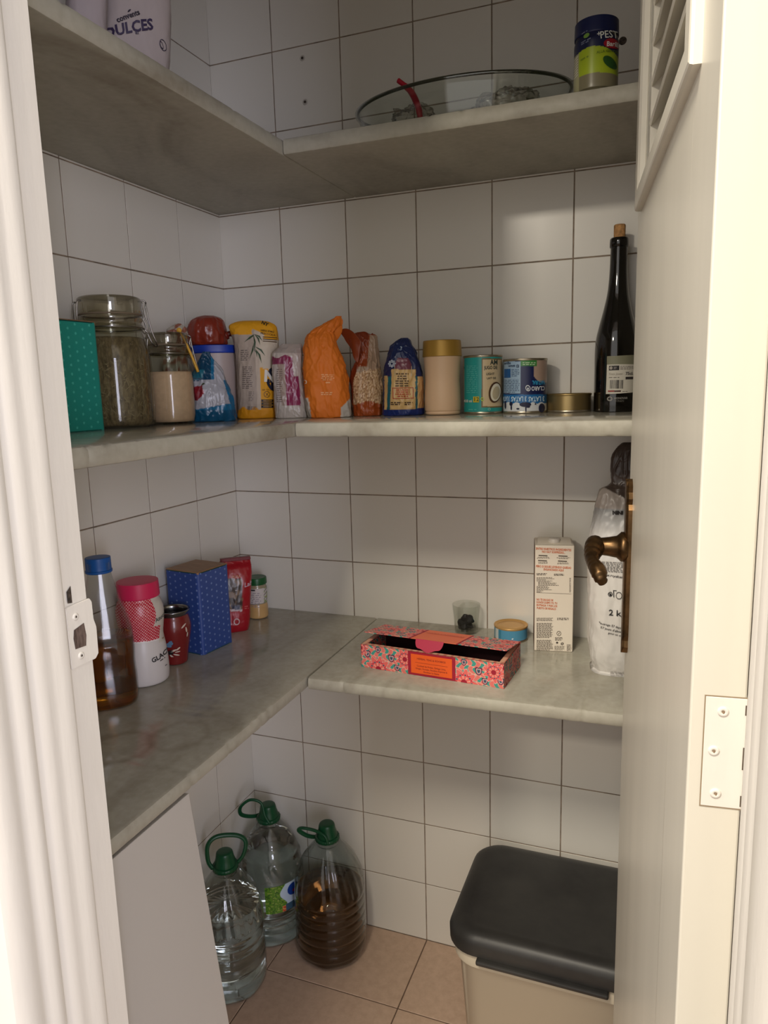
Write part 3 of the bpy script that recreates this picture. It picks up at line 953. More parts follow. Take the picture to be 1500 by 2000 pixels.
# ---- yellow bag
fr, t = onshelf('flour_bag', 'tall yellow and white flour bag with a green plant picture and a navy round logo', 'bag', (.173, -.166), ZM)
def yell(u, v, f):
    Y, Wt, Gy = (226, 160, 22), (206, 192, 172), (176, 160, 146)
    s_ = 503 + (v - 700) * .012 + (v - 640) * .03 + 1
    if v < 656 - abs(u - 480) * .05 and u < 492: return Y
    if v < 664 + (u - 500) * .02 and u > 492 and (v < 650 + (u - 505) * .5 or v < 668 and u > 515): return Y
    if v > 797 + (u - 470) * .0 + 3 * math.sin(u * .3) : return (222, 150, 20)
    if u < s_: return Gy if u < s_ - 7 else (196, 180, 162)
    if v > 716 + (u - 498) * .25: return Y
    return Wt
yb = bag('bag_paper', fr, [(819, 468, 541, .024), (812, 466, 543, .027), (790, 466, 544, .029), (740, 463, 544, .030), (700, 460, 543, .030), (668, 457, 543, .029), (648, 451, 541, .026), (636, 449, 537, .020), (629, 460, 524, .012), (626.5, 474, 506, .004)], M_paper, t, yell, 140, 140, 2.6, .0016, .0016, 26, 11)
pr = Print(fr, yb, t)
pr.ellipse(540, 741, 21, 25, (24, 30, 52)); pr.text('NY', 534, 737, 22, (226, 220, 210), -6, bold=.05, lvl=3, squash=.9)
pr.lines(471, 684, 487, 706, 6, (96, 86, 82), th=.35, seed=3); pr.lines(474, 716, 495, 760, 12, (110, 98, 92), th=.35, seed=4); pr.lines(486, 764, 497, 784, 6, (110, 98, 92), th=.35, seed=5); pr.lines(484, 793, 502, 800, 3, (96, 86, 80), th=.5, seed=6)
pr.text('HARINA DE MAIZ', 522, 649, 4, (60, 40, 20), -8, fit=26); pr.text('PRECOCIDA', 523, 655, 4, (60, 40, 20), -8, fit=28)
for k in range(3): pr.rect(513, 660 + k * 4, 540, 661.6 + k * 4, (80, 52, 20), -3, lvl=2)
pr.ellipse(521, 770, 6, 6.2, (110, 74, 20), inner=.82, lvl=2); pr.rect(517, 769.6, 525, 770.6, (110, 74, 20), 50, lvl=2); pr.rect(517, 769.6, 525, 770.6, (110, 74, 20), -50, lvl=2)
pr.text('SIN TACC', 521, 761.5, 3, (110, 74, 20))
for k in range(3): pr.rect(510, 780 + k * 5.6, 533, 784.8 + k * 5.6, (38, 26, 20), -2, lvl=2); pr.rect(514, 781.8 + k * 5.6, 530, 783 + k * 5.6, (180, 130, 40), -2, lvl=3)
for (p0, p1, w) in (((497, 655), (477, 671), 3), ((497, 655), (486, 666), 3), ((497, 655), (508, 676), 3.4), ((497, 655), (512, 668), 3), ((495, 655), (497, 690), 3.6), ((496, 672), (488, 702), 3), ((497, 678), (518, 697), 3.4), ((498, 682), (511, 711), 3.2), ((497, 684), (502, 700), 2.6)):
    mx, my = (p0[0] + p1[0]) / 2 + 2, (p0[1] + p1[1]) / 2 - 2
    dx, dy = p1[0] - p0[0], p1[1] - p0[1]; L_ = math.hypot(dx, dy); nx, ny = -dy / L_ * w / 2, dx / L_ * w / 2
    pr.poly([p0, (mx + nx, my + ny), p1, (mx - nx, my - ny)], (44, 70, 36), 2)
pr.text('NY', 517, 634, 7, (50, 40, 30), -25, bold=.04)
pr.build('printed_front')

# ---- pinkish clear bag
fr, t = onshelf('grain_bag', 'small clear bag with a magenta label panel between the yellow and orange bags', 'bag', (.252, -.173), ZM)
def pinkb(u, v, f):
    l = 534 + (v - 690) * .10
    if v < 690: return (172, 160, 152)
    if v > 792: return (196, 186, 176)
    if v < 697 + 3 * math.sin(u * .2): return (198, 186, 178)
    r1 = 571 + (v - 700) * .06 if v < 735 else 583 + (v - 735) * .08
    if u > 556 + (v - 700) * .05 and u < r1: return (140, 44, 84)
    if u < 556 + (v - 700) * .05 and v < 712: return (134, 52, 84)
    if u < 556 + (v - 700) * .05 and u > l + 6: return (168, 148, 136)
    return (196, 184, 176)
pb = bag('bag_film', fr, [(814, 541, 600, .017), (800, 540, 599, .019), (770, 537, 595, .020), (730, 534, 591, .019), (700, 534, 590, .017), (688, 535, 590, .012), (678, 546, 590, .007), (672, 552, 588, .003)], M_foil, t, pinkb, 120, 120, 2.4, .0018, .0022, 30, 14, jag=.008)
pr = Print(fr, pb, t)
pr.lines(541, 720, 553, 786, 16, (120, 104, 96), th=.3, seed=9)
pr.lines(560, 764, 582, 768, 1, (190, 130, 150)); pr.build('printed_panel')

# ---- orange bag
fr, t = onshelf('paper_bag', 'tall bright orange bag with a twisted open top', 'bag', (.322, -.165), ZM)
def orng(u, v, f):
    if v > 776 and u < 603 + (v - 776) * .14: return (196, 188, 178)
    if u > 665 and v > 796 - (u - 665) * 1.0: return (196, 190, 182)
    return (222, 118, 30)
ob = bag('bag_paper', fr, [(817, 606, 683, .028), (808, 602, 683, .030), (780, 597, 681, .032), (740, 592, 678, .033), (715, 591, 672, .032), (690, 594, 664, .028), (672, 596, 657, .024), (658, 598, 653, .019), (650, 604, 650, .014), (640, 618, 662, .010), (630, 638, 668, .008), (622, 654, 664, .004), (617.5, 660, 663, .001)], M_paper, t, orng, 150, 170, 2.4, .0022, .0030, 30, 17)
pr = Print(fr, ob, t)
pr.lines(624, 731, 656, 744, 4, (238, 170, 110), th=.6, seed=12, center=True); pr.lines(634, 745, 648, 750, 1, (238, 170, 110), th=.5, center=True)
pr.lines(622, 765, 654, 772, 2, (238, 176, 120), th=.6, seed=13, center=True); pr.text('D', 596.5, 747, 9, (230, 220, 205), lvl=2)
pr.build('printed_lines')
V, F = [], []
def flap(name, pts, m, parent, thick=.0012):
    """crumpled strip of film: pts = pairs of left/right points in frame px with a depth"""
    V = []; F = []
    for (u1, v1, y1, u2, v2, y2) in pts:
        a, b = fr.L(u1, v1), fr.L(u2, v2)
        for k in range(9):
            s_ = k / 8
            x = a[0] + (b[0] - a[0]) * s_; z_ = a[1] + (b[1] - a[1]) * s_; y = y1 + (y2 - y1) * s_
            w = noise.noise(Vector((x * 70, y * 70, z_ * 50))) * .0035
            V.append((x + w * .4, y + w, z_ + w * .4))
    n = len(pts)
    for i in range(n - 1):
        for k in range(8): F.append([i * 9 + k, i * 9 + k + 1, (i + 1) * 9 + k + 1, (i + 1) * 9 + k])
    o = link(name, mesh(name, V, F, True), m, parent)
    md = o.modifiers.new('s', 'SUBSURF'); md.levels = 2; md.render_levels = 2
    md = o.modifiers.new('t', 'SOLIDIFY'); md.thickness = thick
    return o
MO = mat('orange_film', (224, 122, 40), .45, bump=.1)
flap('torn_flap', [(646, 668, -.006, 652, 672, .006), (648, 655, -.010, 660, 663, .004), (650, 640, -.010, 670, 648, .0), (655, 628, -.006, 668, 632, 0), (662, 619, -.004, 664, 620, 0)], MO, t)

# ---- brown bag with oats showing
fr, t = onshelf('oat_bag', 'rust-brown bag with a clear window full of oat flakes', 'bag', (.384, -.112), ZM)
def oats(u, v, f):
    br = (146, 66, 30)
    if v > 786 + 3 * math.sin(u * .12): return (164, 76, 32)
    if u < 690 + max(0, (744 - v)) * .35: return (126, 50, 24)
    if v > 728 - (u - 700) * .22 + 5 * noise.noise(Vector((u * .12, 3, 0))):
        n_ = noise.noise(Vector((u * .55, v * .28, 0)))
        return (226, 196, 160) if n_ > .12 else ((196, 160, 122) if n_ > -.15 else (158, 118, 82))
    if u > 722 - (v - 660) * .1 and v > 655 : return (172, 144, 122)
    if v > 716: return (160, 136, 114)
    return br
bb_ = bag('bag_film', fr, [(815, 691, 744, .020), (800, 689, 745, .022), (770, 688, 745, .022), (740, 687, 743, .021), (718, 690, 740, .019), (700, 697, 738, .014), (685, 690, 738, .012), (668, 684, 736, .011), (656, 684, 732, .008), (651, 694, 726, .004)], M_foil, t, oats, 150, 150, 2.3, .0024, .0030, 34, 21, jag=.012)
MBr = mat('brown_film', (138, 60, 28), .35, bump=.1)
flap('folded_top', [(662, 646, .0, 672, 660, .004), (672, 641, -.004, 676, 668, .002), (684, 644, -.010, 688, 682, -.006), (694, 654, -.016, 690, 700, -.012), (706, 668, -.018, 700, 712, -.014)], MBr, t)
flap('folded_top', [(716, 650, -.004, 706, 676, -.012), (722, 662, -.006, 716, 690, -.014), (728, 646, -.004, 726, 690, -.010), (729, 658, .0, 733, 680, -.002), (735, 668, .004, 735, 684, .004)], MBr, t)

# ---- navy couscous bag
fr, t = onshelf('couscous_bag', 'navy and cream bag with a folded top, lettering in several colours and teal bars', 'bag', (.4545, -.112), ZM)
def navy(u, v, f):
    nv = (26, 40, 88)
    if v > 798 + (u - 790) * -.03: return (22, 42, 110)
    cr = (214, 178, 120)
    if u > 818: return (206, 160, 110) if v > 735 else nv
    l = 766 if v > 722 else 769 + (722 - v) * .2
    if v > 735 and 751 < u < 824:
        if 756 + (800 - v) * .03 < u < 762 + (800 - v) * .05: return (30, 96, 110)
        if 811 < u < 815: return (30, 96, 110)
        return cr
    if v > 722 and 765 < u < 812: return cr
    if 772 < u < 803 and v > 700 and abs(u - 787) < 10 + (v - 700) * .5: return (120, 66, 84)
    return nv
nb_ = bag('bag_film', fr, [(816, 751, 824, .024), (806, 750, 826, .027), (780, 750, 826, .028), (750, 751, 826, .027), (725, 751, 822, .026), (700, 756, 815, .020), (685, 761, 810, .016), (675, 764, 803, .012), (665, 776, 799, .007), (660, 784, 794, .002)], M_foil, t, navy, 150, 150, 2.4, .0018, .0022, 32, 25)
pr = Print(fr, nb_, t)
for k in range(6): pr.lines(771 - k * .3, 729 + k * 4.6, 800 + k * .5, 732.4 + k * 4.6, 1, (96, 70, 40), th=.7, seed=30 + k, center=True)
for (a, b, c_, d_) in ((768, 757, 807, 758.2), (768, 777, 807, 778.2), (767.5, 757, 768.7, 778), (806, 757, 807.2, 778)): pr.rect(a, b, c_, d_, (176, 60, 40), lvl=2)
for k in range(4): pr.lines(770, 760 + k * 4, 804, 763 + k * 4, 1, (186, 70, 48), th=.7, seed=40 + k, center=True)
pr.lines(764, 784, 786, 791, 2, (70, 50, 30), th=.6, seed=77); pr.lines(790, 784, 806, 791, 2, (70, 50, 30), th=.6, seed=78)
for k in range(4): pr.ellipse(766, 711, 7.5, 3.0, (190, 200, 216), 45 * k, lvl=2, inner=.7)
pr.text('3', 783, 682, 8, (170, 190, 214), -10)
for (a, b) in (((773, 716), (771, 735)), ((803, 716), (808, 735))):
    pr.rect(min(a[0], b[0]), a[1], min(a[0], b[0]) + 1.2, b[1], (190, 180, 150), lvl=2)
pr.build('printed_front')

# ---- beige plastic jar with gold lid
fr, t = onshelf('plastic_jar', 'beige waisted plastic jar with a gold screw lid', 'jar', (.5265, -.0985), ZM)
lathe('jar_body', [(0, .0005)] + smooth_prof([(.0300, .0005), (.0322, .003), (.0318, .007), (.0330, .010), (.0335, .030), (.0322, .055), (.0318, .065), (.0330, .085), (.0342, .100), (.0342, .107), (.030, .109)], 6), mat('beige_plastic', (222, 188, 154), .42, sss=.1), t, 72)
lathe('screw_lid', smooth_prof([(.0345, .106), (.0362, .1065), (.0362, .110), (.0350, .132), (.0338, .1345), (.031, .1352), (.0, .1352)], 5), M_lid_gold, t, 72)


# ---- cans: label wraps the body, drawn in the can's own frame
def can(name, label, c, z, R, H, paint, group=None, rot=None, top=M_tinend, rim=.0016, tilt=None):
    fr, t = onshelf(name, label, 'can', c, z, rot, group)
    nz = int(H / .0009)
    pr_ = [(R - .0004, .004 + (H - .008) * k / nz) for k in range(nz + 1)]
    V = []; F = []; CO = []
    n = 260
    for r, zz in pr_:
        for i in range(n):
            a = 2 * pi * i / n
            x, y = r * math.cos(a), r * math.sin(a)
            V.append((x, y, zz)); u, v = fr.UV(x, zz); CO.append(lin(paint(u, v, y < 0)))
    for j in range(len(pr_) - 1):
        for i in range(n): F.append([j * n + i, j * n + (i + 1) % n, (j + 1) * n + (i + 1) % n, (j + 1) * n + i])
    b = link('can_label', mesh('can_label', V, F, True, CO), M_tin, t)
    lathe('can_rim', [(0, .0015), (R * .93, .0015), (R * .95, 0), (R * 1.0, 0), (R * 1.012, .0015), (R * 1.0, .0035), (R * .985, .0045)], M_tinend, t, 72)
    lathe('can_top', [(R * .985, H - .0045), (R * 1.0, H - .0035), (R * 1.014, H - .0015), (R * 1.0, H), (R * .96, H), (R * .945, H - .0025), (R * .8, H - .0025), (R * .78, H - .0018), (R * .5, H - .0018), (0, H - .0018)], top, t, 72)
    return fr, t, b


def cylcast(R):
    def f(x, z, e):
        if abs(x) > R * .995: return None
        a = math.asin(x / R)
        return Vector(((R + e) * math.sin(a), -(R + e) * math.cos(a), z))
    return f


def coco(u, v, f):
    tl_ = (40, 158, 154)
    if not f: return tl_
    if u > 940.5 and 701 < v < 795: return (214, 192, 154) if not (u < 942.5 or v < 703.5 or v > 792.5) else (120, 100, 60)
    if u < 907 and 701 < v < 795: return (206, 176, 140)
    return tl_
fr, t, b = can('coconut_milk_can', 'teal can of coconut milk with a cream panel and coconut picture', (.5955, -.0660), ZM, .0362, .1065, coco)
pr = Print(fr, None, t, .00035, cylcast(.0362))
pr.text('AM', 964, 709, 10, (44, 60, 56), bold=.02, fit=14); pr.text('JUGO DE', 958, 719, 6.5, (44, 60, 56), fit=25, bold=.02)
pr.text('LIGHT', 957, 731, 4.5, (44, 60, 56), fit=15); pr.text('LAIT DE', 959, 739, 4, (44, 60, 56), fit=17); pr.text('J', 903, 709, 9, (60, 70, 60)); pr.text('CO', 904, 719, 6, (60, 70, 60), squash=.7)
pr.ellipse(966, 766, 12, 20, (84, 58, 36), -8, 2); pr.ellipse(967, 766, 9.5, 17, (232, 226, 206), -8, 3); pr.ellipse(967.5, 767, 6.5, 12.5, (196, 182, 150), -8, 4)
pr.lines(912, 714, 934, 768, 15, (96, 190, 184), th=.35, seed=50); pr.text('400 ml', 915, 783, 5.5, (226, 230, 220), squash=.8)
pr.rect(925, 774, 936, 785, (214, 184, 40), lvl=2); pr.text('12', 930.5, 779.5, 8, (40, 90, 60), lvl=3)
pr.ellipse(942, 779, 3, 3.8, (190, 214, 80), 20, 2, inner=.6); pr.lines(916, 797, 940, 801, 1, (90, 190, 180)); pr.ellipse(955, 798, 2.6, 2.4, (150, 200, 190), lvl=2, inner=.6)
pr.build('printed_label')


def tuna3(u, v, f):
    if v > 786 - 1.5 * math.sin(u * .4): return (208, 212, 216)
    if v > 770: return (30, 104, 166)
    if f and 984 < u < 1017 and 707 < v < 768: return (150, 176, 200)
    if u > 1017 and f:
        if v < 716 and u < 1048: return (56, 130, 60)
        if u > 1042 and v < 747 and (u - 1066) ** 2 + (v - 722) ** 2 < 27 ** 2: return (176, 150, 134)
    return (24, 32, 78)
fr, t, b = can('tuna_can_stack', 'shrink-wrapped stack of three tuna cans in dark blue, upside-down lettering', (.6730, -.0600), ZM, .0398, .0975, tuna3)
pr = Print(fr, None, t, .00035, cylcast(.0398))
for (u_, q) in ((989, 15), (1014, 29), (1047, 30)): pr.text('3 LATAS', u_, 778, 9.5, (188, 214, 232), 180, fit=q, bold=.03)
pr.text('CLARO', 1050, 758, 8.5, (226, 230, 236), 180, fit=25, bold=.02); pr.text('NATURAL', 1051, 747, 8, (54, 156, 206), 180, fit=24, bold=.03)
pr.ellipse(1031, 758, 4.6, 6, (220, 224, 230), 20, 2, inner=.72); pr.ellipse(1031, 759, 1.6, 2.4, (220, 224, 230), 0, 2)
pr.rect(986, 721, 998, 738, (24, 82, 140), lvl=2); pr.lines(1000, 721, 1016, 736, 5, (70, 96, 130), th=.35, seed=60); pr.lines(986, 741, 1016, 767, 8, (90, 112, 140), th=.4, seed=61); pr.text('El atun', 1004, 716, 5.5, (40, 60, 90), 180); pr.text('sigue', 992, 711, 5, (40, 60, 90), 180)
pr.lines(1021, 708, 1046, 715, 2, (180, 210, 170), th=.5, seed=62)
for (u_, v_, a_, b_) in ((988, 790, 1.6, 8), (999, 788, 3, 4), (999.5, 795, 1.4, 5), (1012, 797, 3, 1.6), (1026, 789, 11, 4.5), (1027, 797, 1.2, 8), (1031, 793, 4, 2), (1045, 788, 1.5, 1.5), (1057, 796, 6, 9), (982, 786, 1.2, 5)):
    pr.ellipse(u_, v_, a_, b_, (26, 30, 60), lvl=2)
pr.build('printed_label')

fr, t, b = can('flat_tin', 'low unlabelled golden-brown metal tin between the tuna stack and the wine bottle', (.7505, -.0430), ZM, .0395, .0335, lambda u, v, f: (150, 130, 92), top=mat('gold_tin', (168, 144, 96), .35, metal=.85))
b.data.materials[0] = mat('gold_tin_side', (164, 142, 98), .34, metal=.85)

fr, t, b = can('flat_tin', 'low blue tin with a gold lid on the lowest shelf, behind the tea box', (.6455, -.0455), ZL, .0330, .0290, lambda u, v, f: (84, 150, 184) if (u > 979 or not f) else ((60, 130, 160) if u > 974 else (196, 206, 206) if u > 968 else (96, 150, 172)),
                top=mat('salmon_gold_lid', (206, 164, 104), .4, metal=.5))
pr = Print(fr, None, t, .00035, cylcast(.0330))
pr.text('conservas', 1001, 1243, 5, (214, 228, 236), fit=26); pr.ellipse(1001, 1237, 2, 1.4, (214, 228, 236), 30); pr.build('printed_label')

# ---- wine bottle
fr, t = onshelf('wine_bottle', 'dark glass wine bottle closed with a cork, right end of the middle shelf', 'bottle', (.831, -.0440), ZM)
R = .0370
lathe('bottle_glass', [(0, .001)] + smooth_prof([(.028, .001), (R - .001, .002), (R, .007), (R, .07), (R, .105), (.0352, .128), (.030, .152), (.0235, .178), (.0180, .205), (.0155, .232), (.0146, .262), (.0143, .279), (.0145, .280)], 8) + [(.0158, .281), (.0160, .289), (.0158, .294), (.0146, .296), (.0100, .2965)], mat('dark_glass', (14, 12, 9), .06, spec=.7, coat=.4), t, 72)
lathe('cork', [(0, .285), (.0093, .285), (.0096, .300), (.0098, .3165), (.0088, .318), (0, .318)], mat('cork', (184, 138, 88), .8, var=.15, vscale=120, bump=.2), t, 40)
pr = Print(fr, None, t, .0005, cylcast(R))
fr2 = fr
pr.poly([(1186, 697), (1212, 696), (1239, 694), (1238.5, 712), (1186, 713)], (132, 130, 106), 1)
pr.poly([(1186, 713), (1212, 712.4), (1238.5, 712), (1236, 766), (1210, 768), (1184, 769)], (212, 206, 192), 1)
pr.rect(1190, 715, 1209, 724, (34, 28, 28), lvl=2); pr.ellipse(1194, 719.5, 2.8, 3.2, (170, 160, 150), lvl=3); pr.lines(1199, 717, 1207, 722, 2, (150, 140, 136), lvl=3)
pr.lines(1211, 715, 1238, 723, 3, (120, 110, 104), th=.4, seed=70); pr.text('Tinto Joven', 1202, 731, 5, (150, 140, 126), ital=.25, bold=0, fit=25); pr.text('75cl.', 1228, 730, 6, (60, 54, 50), fit=14, bold=.02); pr.lines(1190, 736, 1220, 739, 1, (120, 112, 104), th=.5)
rnd = random.Random(5)
u_ = 1192
while u_ < 1216:
    w = rnd.choice((.7, .7, 1.3, 1.9)); pr.rect(u_, 742, u_ + w, 759, (52, 44, 44), lvl=2); u_ += w + rnd.choice((.6, .9, 1.4))
pr.rect(1221, 736, 1237, 741, (60, 54, 52), lvl=2)
pr.rect(1188, 762, 1200, 765, (150, 52, 44), lvl=2); pr.rect(1200, 762, 1212, 765, (70, 34, 30), lvl=2); pr.lines(1215, 763, 1231, 765, 1, (110, 100, 94))
pr.ellipse(1191.5, 778, 5.2, 4.6, (150, 146, 140), lvl=2, inner=.55); pr.text('MONOVAR', 1212, 777, 4.0, (150, 146, 140), bold=.02, fit=25); pr.lines(1200, 780, 1221, 784, 2, (110, 106, 100), th=.4)
pr.build('bottle_label')

# ================================================================ lowest shelf
# oil bottle
fr, t = onshelf('oil_bottle', 'bottle half full of amber oil with a blue cap, beside the left door jamb', 'bottle', (.0830, -.5350), ZL)
R = .0440
bp1 = smooth_prof([(.034, .0), (.0405, .004), (R, .014), (R, .045), (R - .0012, .07), (R, .095), (.0420, .125), (.034, .155), (.0255, .185), (.0195, .208), (.0178, .222), (.0178, .236)], 6)
lathe('bottle_shell', [(0, .0008)] + bp1, G_clear, t, 96, sq=3.0)
lq = [(r * .962, z_) for r, z_ in bp1 if .003 < z_ < .112]
lathe('oil', [(0, .003)] + lq + [(0, lq[-1][1])], mat('amber_oil', (196, 128, 34), .04, trans=1, ior=1.36), t, 96, sq=3.0)
lathe('cap', smooth_prof([(.0192, .219), (.0204, .2195), (.0206, .223), (.0196, .2245), (.0194, .241), (.0182, .2435), (.010, .2442), (0, .2442)], 3), mat('blue_cap', (16, 84, 158), .4), t, 48)
# pink-lidded sugar jar
fr, t = onshelf('icing_sugar_jar', 'white jar with a pink lid and red polka-dot sleeve beside the oil bottle', 'jar', (.0770, -.4420), ZL)
def sug(u, v, f):
    wv = 1242 - (u - 262) * .08
    red = (190, 24, 52); wt = (212, 206, 204)
    if f and v < 1213 and u > 290 + 13 * math.sin(pi * (v - 1158) / 70): return (206, 198, 188)
    if f and 1213 <= v < 1246 and u > 312 - (v - 1213) * .1: return (206, 198, 188)
    if v > wv + 2: return wt
    if v > wv: return (230, 224, 222)
    vv = v + (u - 262) * .22
    for ox in (0, .5):
        da = ((u / 5.6 + ox) % 1 - .5) * 5.6; db = ((vv / 5.6 + ox) % 1 - .5) * 5.6
        if da * da + db * db < 1.15: return (238, 200, 200)
    return red
R = .0415
def wrapcol(frm, fn):
    return lambda x, y, z_: lin(fn(*frm.UV(x, z_), y < 0))
lathe('jar_body', dense([(0, .0005)] + smooth_prof([(.036, .0005), (.0400, .004), (.0415, .014), (.0415, .035), (.0395, .060), (.0368, .078), (.0362, .088), (.0380, .102), (.0398, .118), (.0398, .130), (.0370, .143), (.0335, .150), (.0330, .156)], 5), .0007), M_tin, t, 380, cols=wrapcol(fr, sug))
lathe('lid', smooth_prof([(.0335, .153), (.0352, .154), (.0354, .158), (.0346, .178), (.0330, .1805), (.020, .181), (0, .181)], 4), mat('pink_lid', (206, 36, 84), .4), t, 64)
def profcast(prof):
    def f(x, z, e):
        r = None
        for (r0, z0), (r1, z1) in zip(prof[:-1], prof[1:]):
            if z0 <= z <= z1 and z1 > z0: r = r0 + (r1 - r0) * (z - z0) / (z1 - z0)
        if r is None or abs(x) > r * .99: return None
        a = math.asin(x / r)
        return Vector(((r + e) * math.sin(a), -(r + e) * math.cos(a), z))
    return f
pr = Print(fr, None, t, .0006, profcast([(.0415, .012), (.0415, .035), (.0395, .060), (.0368, .078), (.0362, .088), (.0380, .102), (.0398, .118), (.0398, .130)]))
pr.text('GLACE', 312, 1270, 10, (40, 36, 38), 14, bold=.03, squash=.9); pr.lines(310, 1276, 326, 1279, 1, (60, 54, 56), ang=14, th=.7); pr.text('Azucar', 312, 1198, 9, (60, 64, 54), 18, ital=.3, squash=.7)
pr.text('* * *', 322, 1240, 6, (140, 100, 60), 10); pr.lines(320, 1288, 327, 1292, 1, (120, 116, 116), ang=14)
pr.ellipse(287, 1338, 6, 2.2, (196, 140, 40), 5)
pr.build('printed_label')
# mate cup
fr, t = onshelf('mate_cup', 'dark red painted gourd cup with a steel rim and white leaf motif', 'cup', (.0760, -.3540), ZL)
mp_ = [(0, .001)] + smooth_prof([(.018, .001), (.0215, .003), (.0235, .018), (.0275, .040), (.0310, .060), (.0318, .072), (.0300, .084), (.0275, .092), (.0270, .097)], 6)
lathe('cup_body', mp_, mat('oxblood_lacquer', (116, 30, 30), .25, coat=.3), t, 64)
lathe('steel_rim', smooth_prof([(.0270, .093), (.0300, .098), (.0318, .1020), (.0310, .1035), (.0285, .1030), (.0262, .098), (.0255, .080)], 4), mat('rim_steel', (150, 150, 150), .22, metal=1), t, 64)
lathe('cup_inside', [(.0257, .090), (.0200, .070), (0, .068)], mat('black_inside', (16, 14, 14), .5), t, 48)
pr = Print(fr, None, t, .0006, profcast([(.0235, .018), (.0275, .040), (.0310, .060), (.0318, .072), (.0300, .084), (.0275, .092)]))
for (u_, v_, a_, b_, an) in ((338, 1262, 7, 2, 20), (347, 1258, 5, 1.6, 38), (336, 1274, 6, 1.8, -50), (344, 1270, 6, 1.5, -20), (346, 1264, 5, 1.3, 5), (357, 1214, 6, 1.6, 40), (362, 1222, 6, 1.4, 95), (364, 1232, 5, 1.2, 80)): pr.ellipse(u_, v_, a_, b_, (206, 190, 176), an, 2)
for (u_, v_, a_, b_, an) in ((331, 1249, 7, 4, 20), (329, 1253, 6, 3, -10), (332, 1246, 5, 3, 50)): pr.ellipse(u_, v_, a_, b_, (92, 126, 158), an, 2)
pr.ellipse(333, 1266, 6, 5, (30, 22, 26), 30, 2)
pr.build('painted_leaves')

# red coffee bag behind the blue tin
fr, t = onshelf('coffee_bag', 'red foil bag with a folded flat top behind the blue tin', 'bag', (.0720, -.1640), ZL, math.radians(40))
def cof(u, v, f):
    if f and u < 470 and 1125 < v < 1184: 
        n_ = noise.noise(Vector((u * .12, v * .08, 2)))
        return (120, 96, 76) if n_ > .1 else ((60, 48, 44) if v < 1176 else (24, 30, 62))
    if f and u < 470 and 1184 <= v < 1187: return (206, 190, 190)
    return (158, 20, 34)
cb = bag('bag_film', fr, [(1228, 418, 484, .022), (1215, 418, 486, .026), (1180, 420, 487, .026), (1140, 424, 489, .024), (1110, 427, 490, .014), (1100, 429, 489, .006), (1094, 430, 488, .003)], M_foil, t, cof, 110, 110, 4, .0010, .0012, 26, 31)
pr = Print(fr, cb, t)
pr.ellipse(459, 1207, 6, 7, (206, 180, 180), 0, 2, inner=.68); pr.text('Lab', 481, 1136, 9, (206, 180, 196), 10, ital=.3); pr.text('PURA', 459, 1122, 5, (206, 150, 120)); pr.lines(474, 1176, 483, 1184, 2, (190, 90, 90)); pr.lines(456, 1146, 464, 1148, 1, (220, 210, 210))
pr.build('printed_front')
x0, z0 = fr.L(430, 1094); x1, z1 = fr.L(489, 1095)
box('folded_seal', (x0, -.006, z0 - .004), (x1, .006, z0 + .003), mat('red_seal', (110, 16, 26), .35), t, .001)
# small jar with a green lid
fr, t = onshelf('sauce_jar', 'small glass jar of pale sauce with a green lid near the corner', 'jar', (.0845, -.0700), ZL)
lathe('jar_contents', [(0, .001)] + smooth_prof([(.019, .001), (.0222, .004), (.0226, .016), (.0222, .028), (.0205, .034)], 5) + [(0, .034)], mat('pale_sauce', (196, 158, 104), .25, coat=.5, var=.05), t, 48)
lathe('jar_glass', smooth_prof([(.0205, .033), (.0208, .060), (.0212, .070), (.0195, .076), (.0190, .080)], 4), mat('hazy_glass', (150, 138, 112), .2, coat=.5), t, 48)
lathe('paper_label', dense([(.0216, .036), (.0218, .070)], .001), M_paper, t, 140, cols=wrapcol(fr, lambda u, v, f: (150, 160, 110) if (f and u > 515 and noise.noise(Vector((u * .2, v * .2, 0))) > .05) else ((60, 56, 50) if (f and u > 515 and (u + v) % 7 < 1.6) else (204, 196, 192))))
pr = Print(fr, None, t, .0004, cylcast(.0218)); pr.lines(486, 1152, 510, 1182, 8, (150, 140, 146), th=.4, seed=81); pr.rect(486, 1147, 498, 1150, (50, 44, 44), lvl=2); pr.build('label_print')
lathe('green_lid', smooth_prof([(.0208, .077), (.0222, .078), (.0224, .082), (.0220, .090), (.0205, .0925), (.014, .0920), (0, .0925)], 3), mat('green_lid', (24, 84, 44), .35), t, 48)

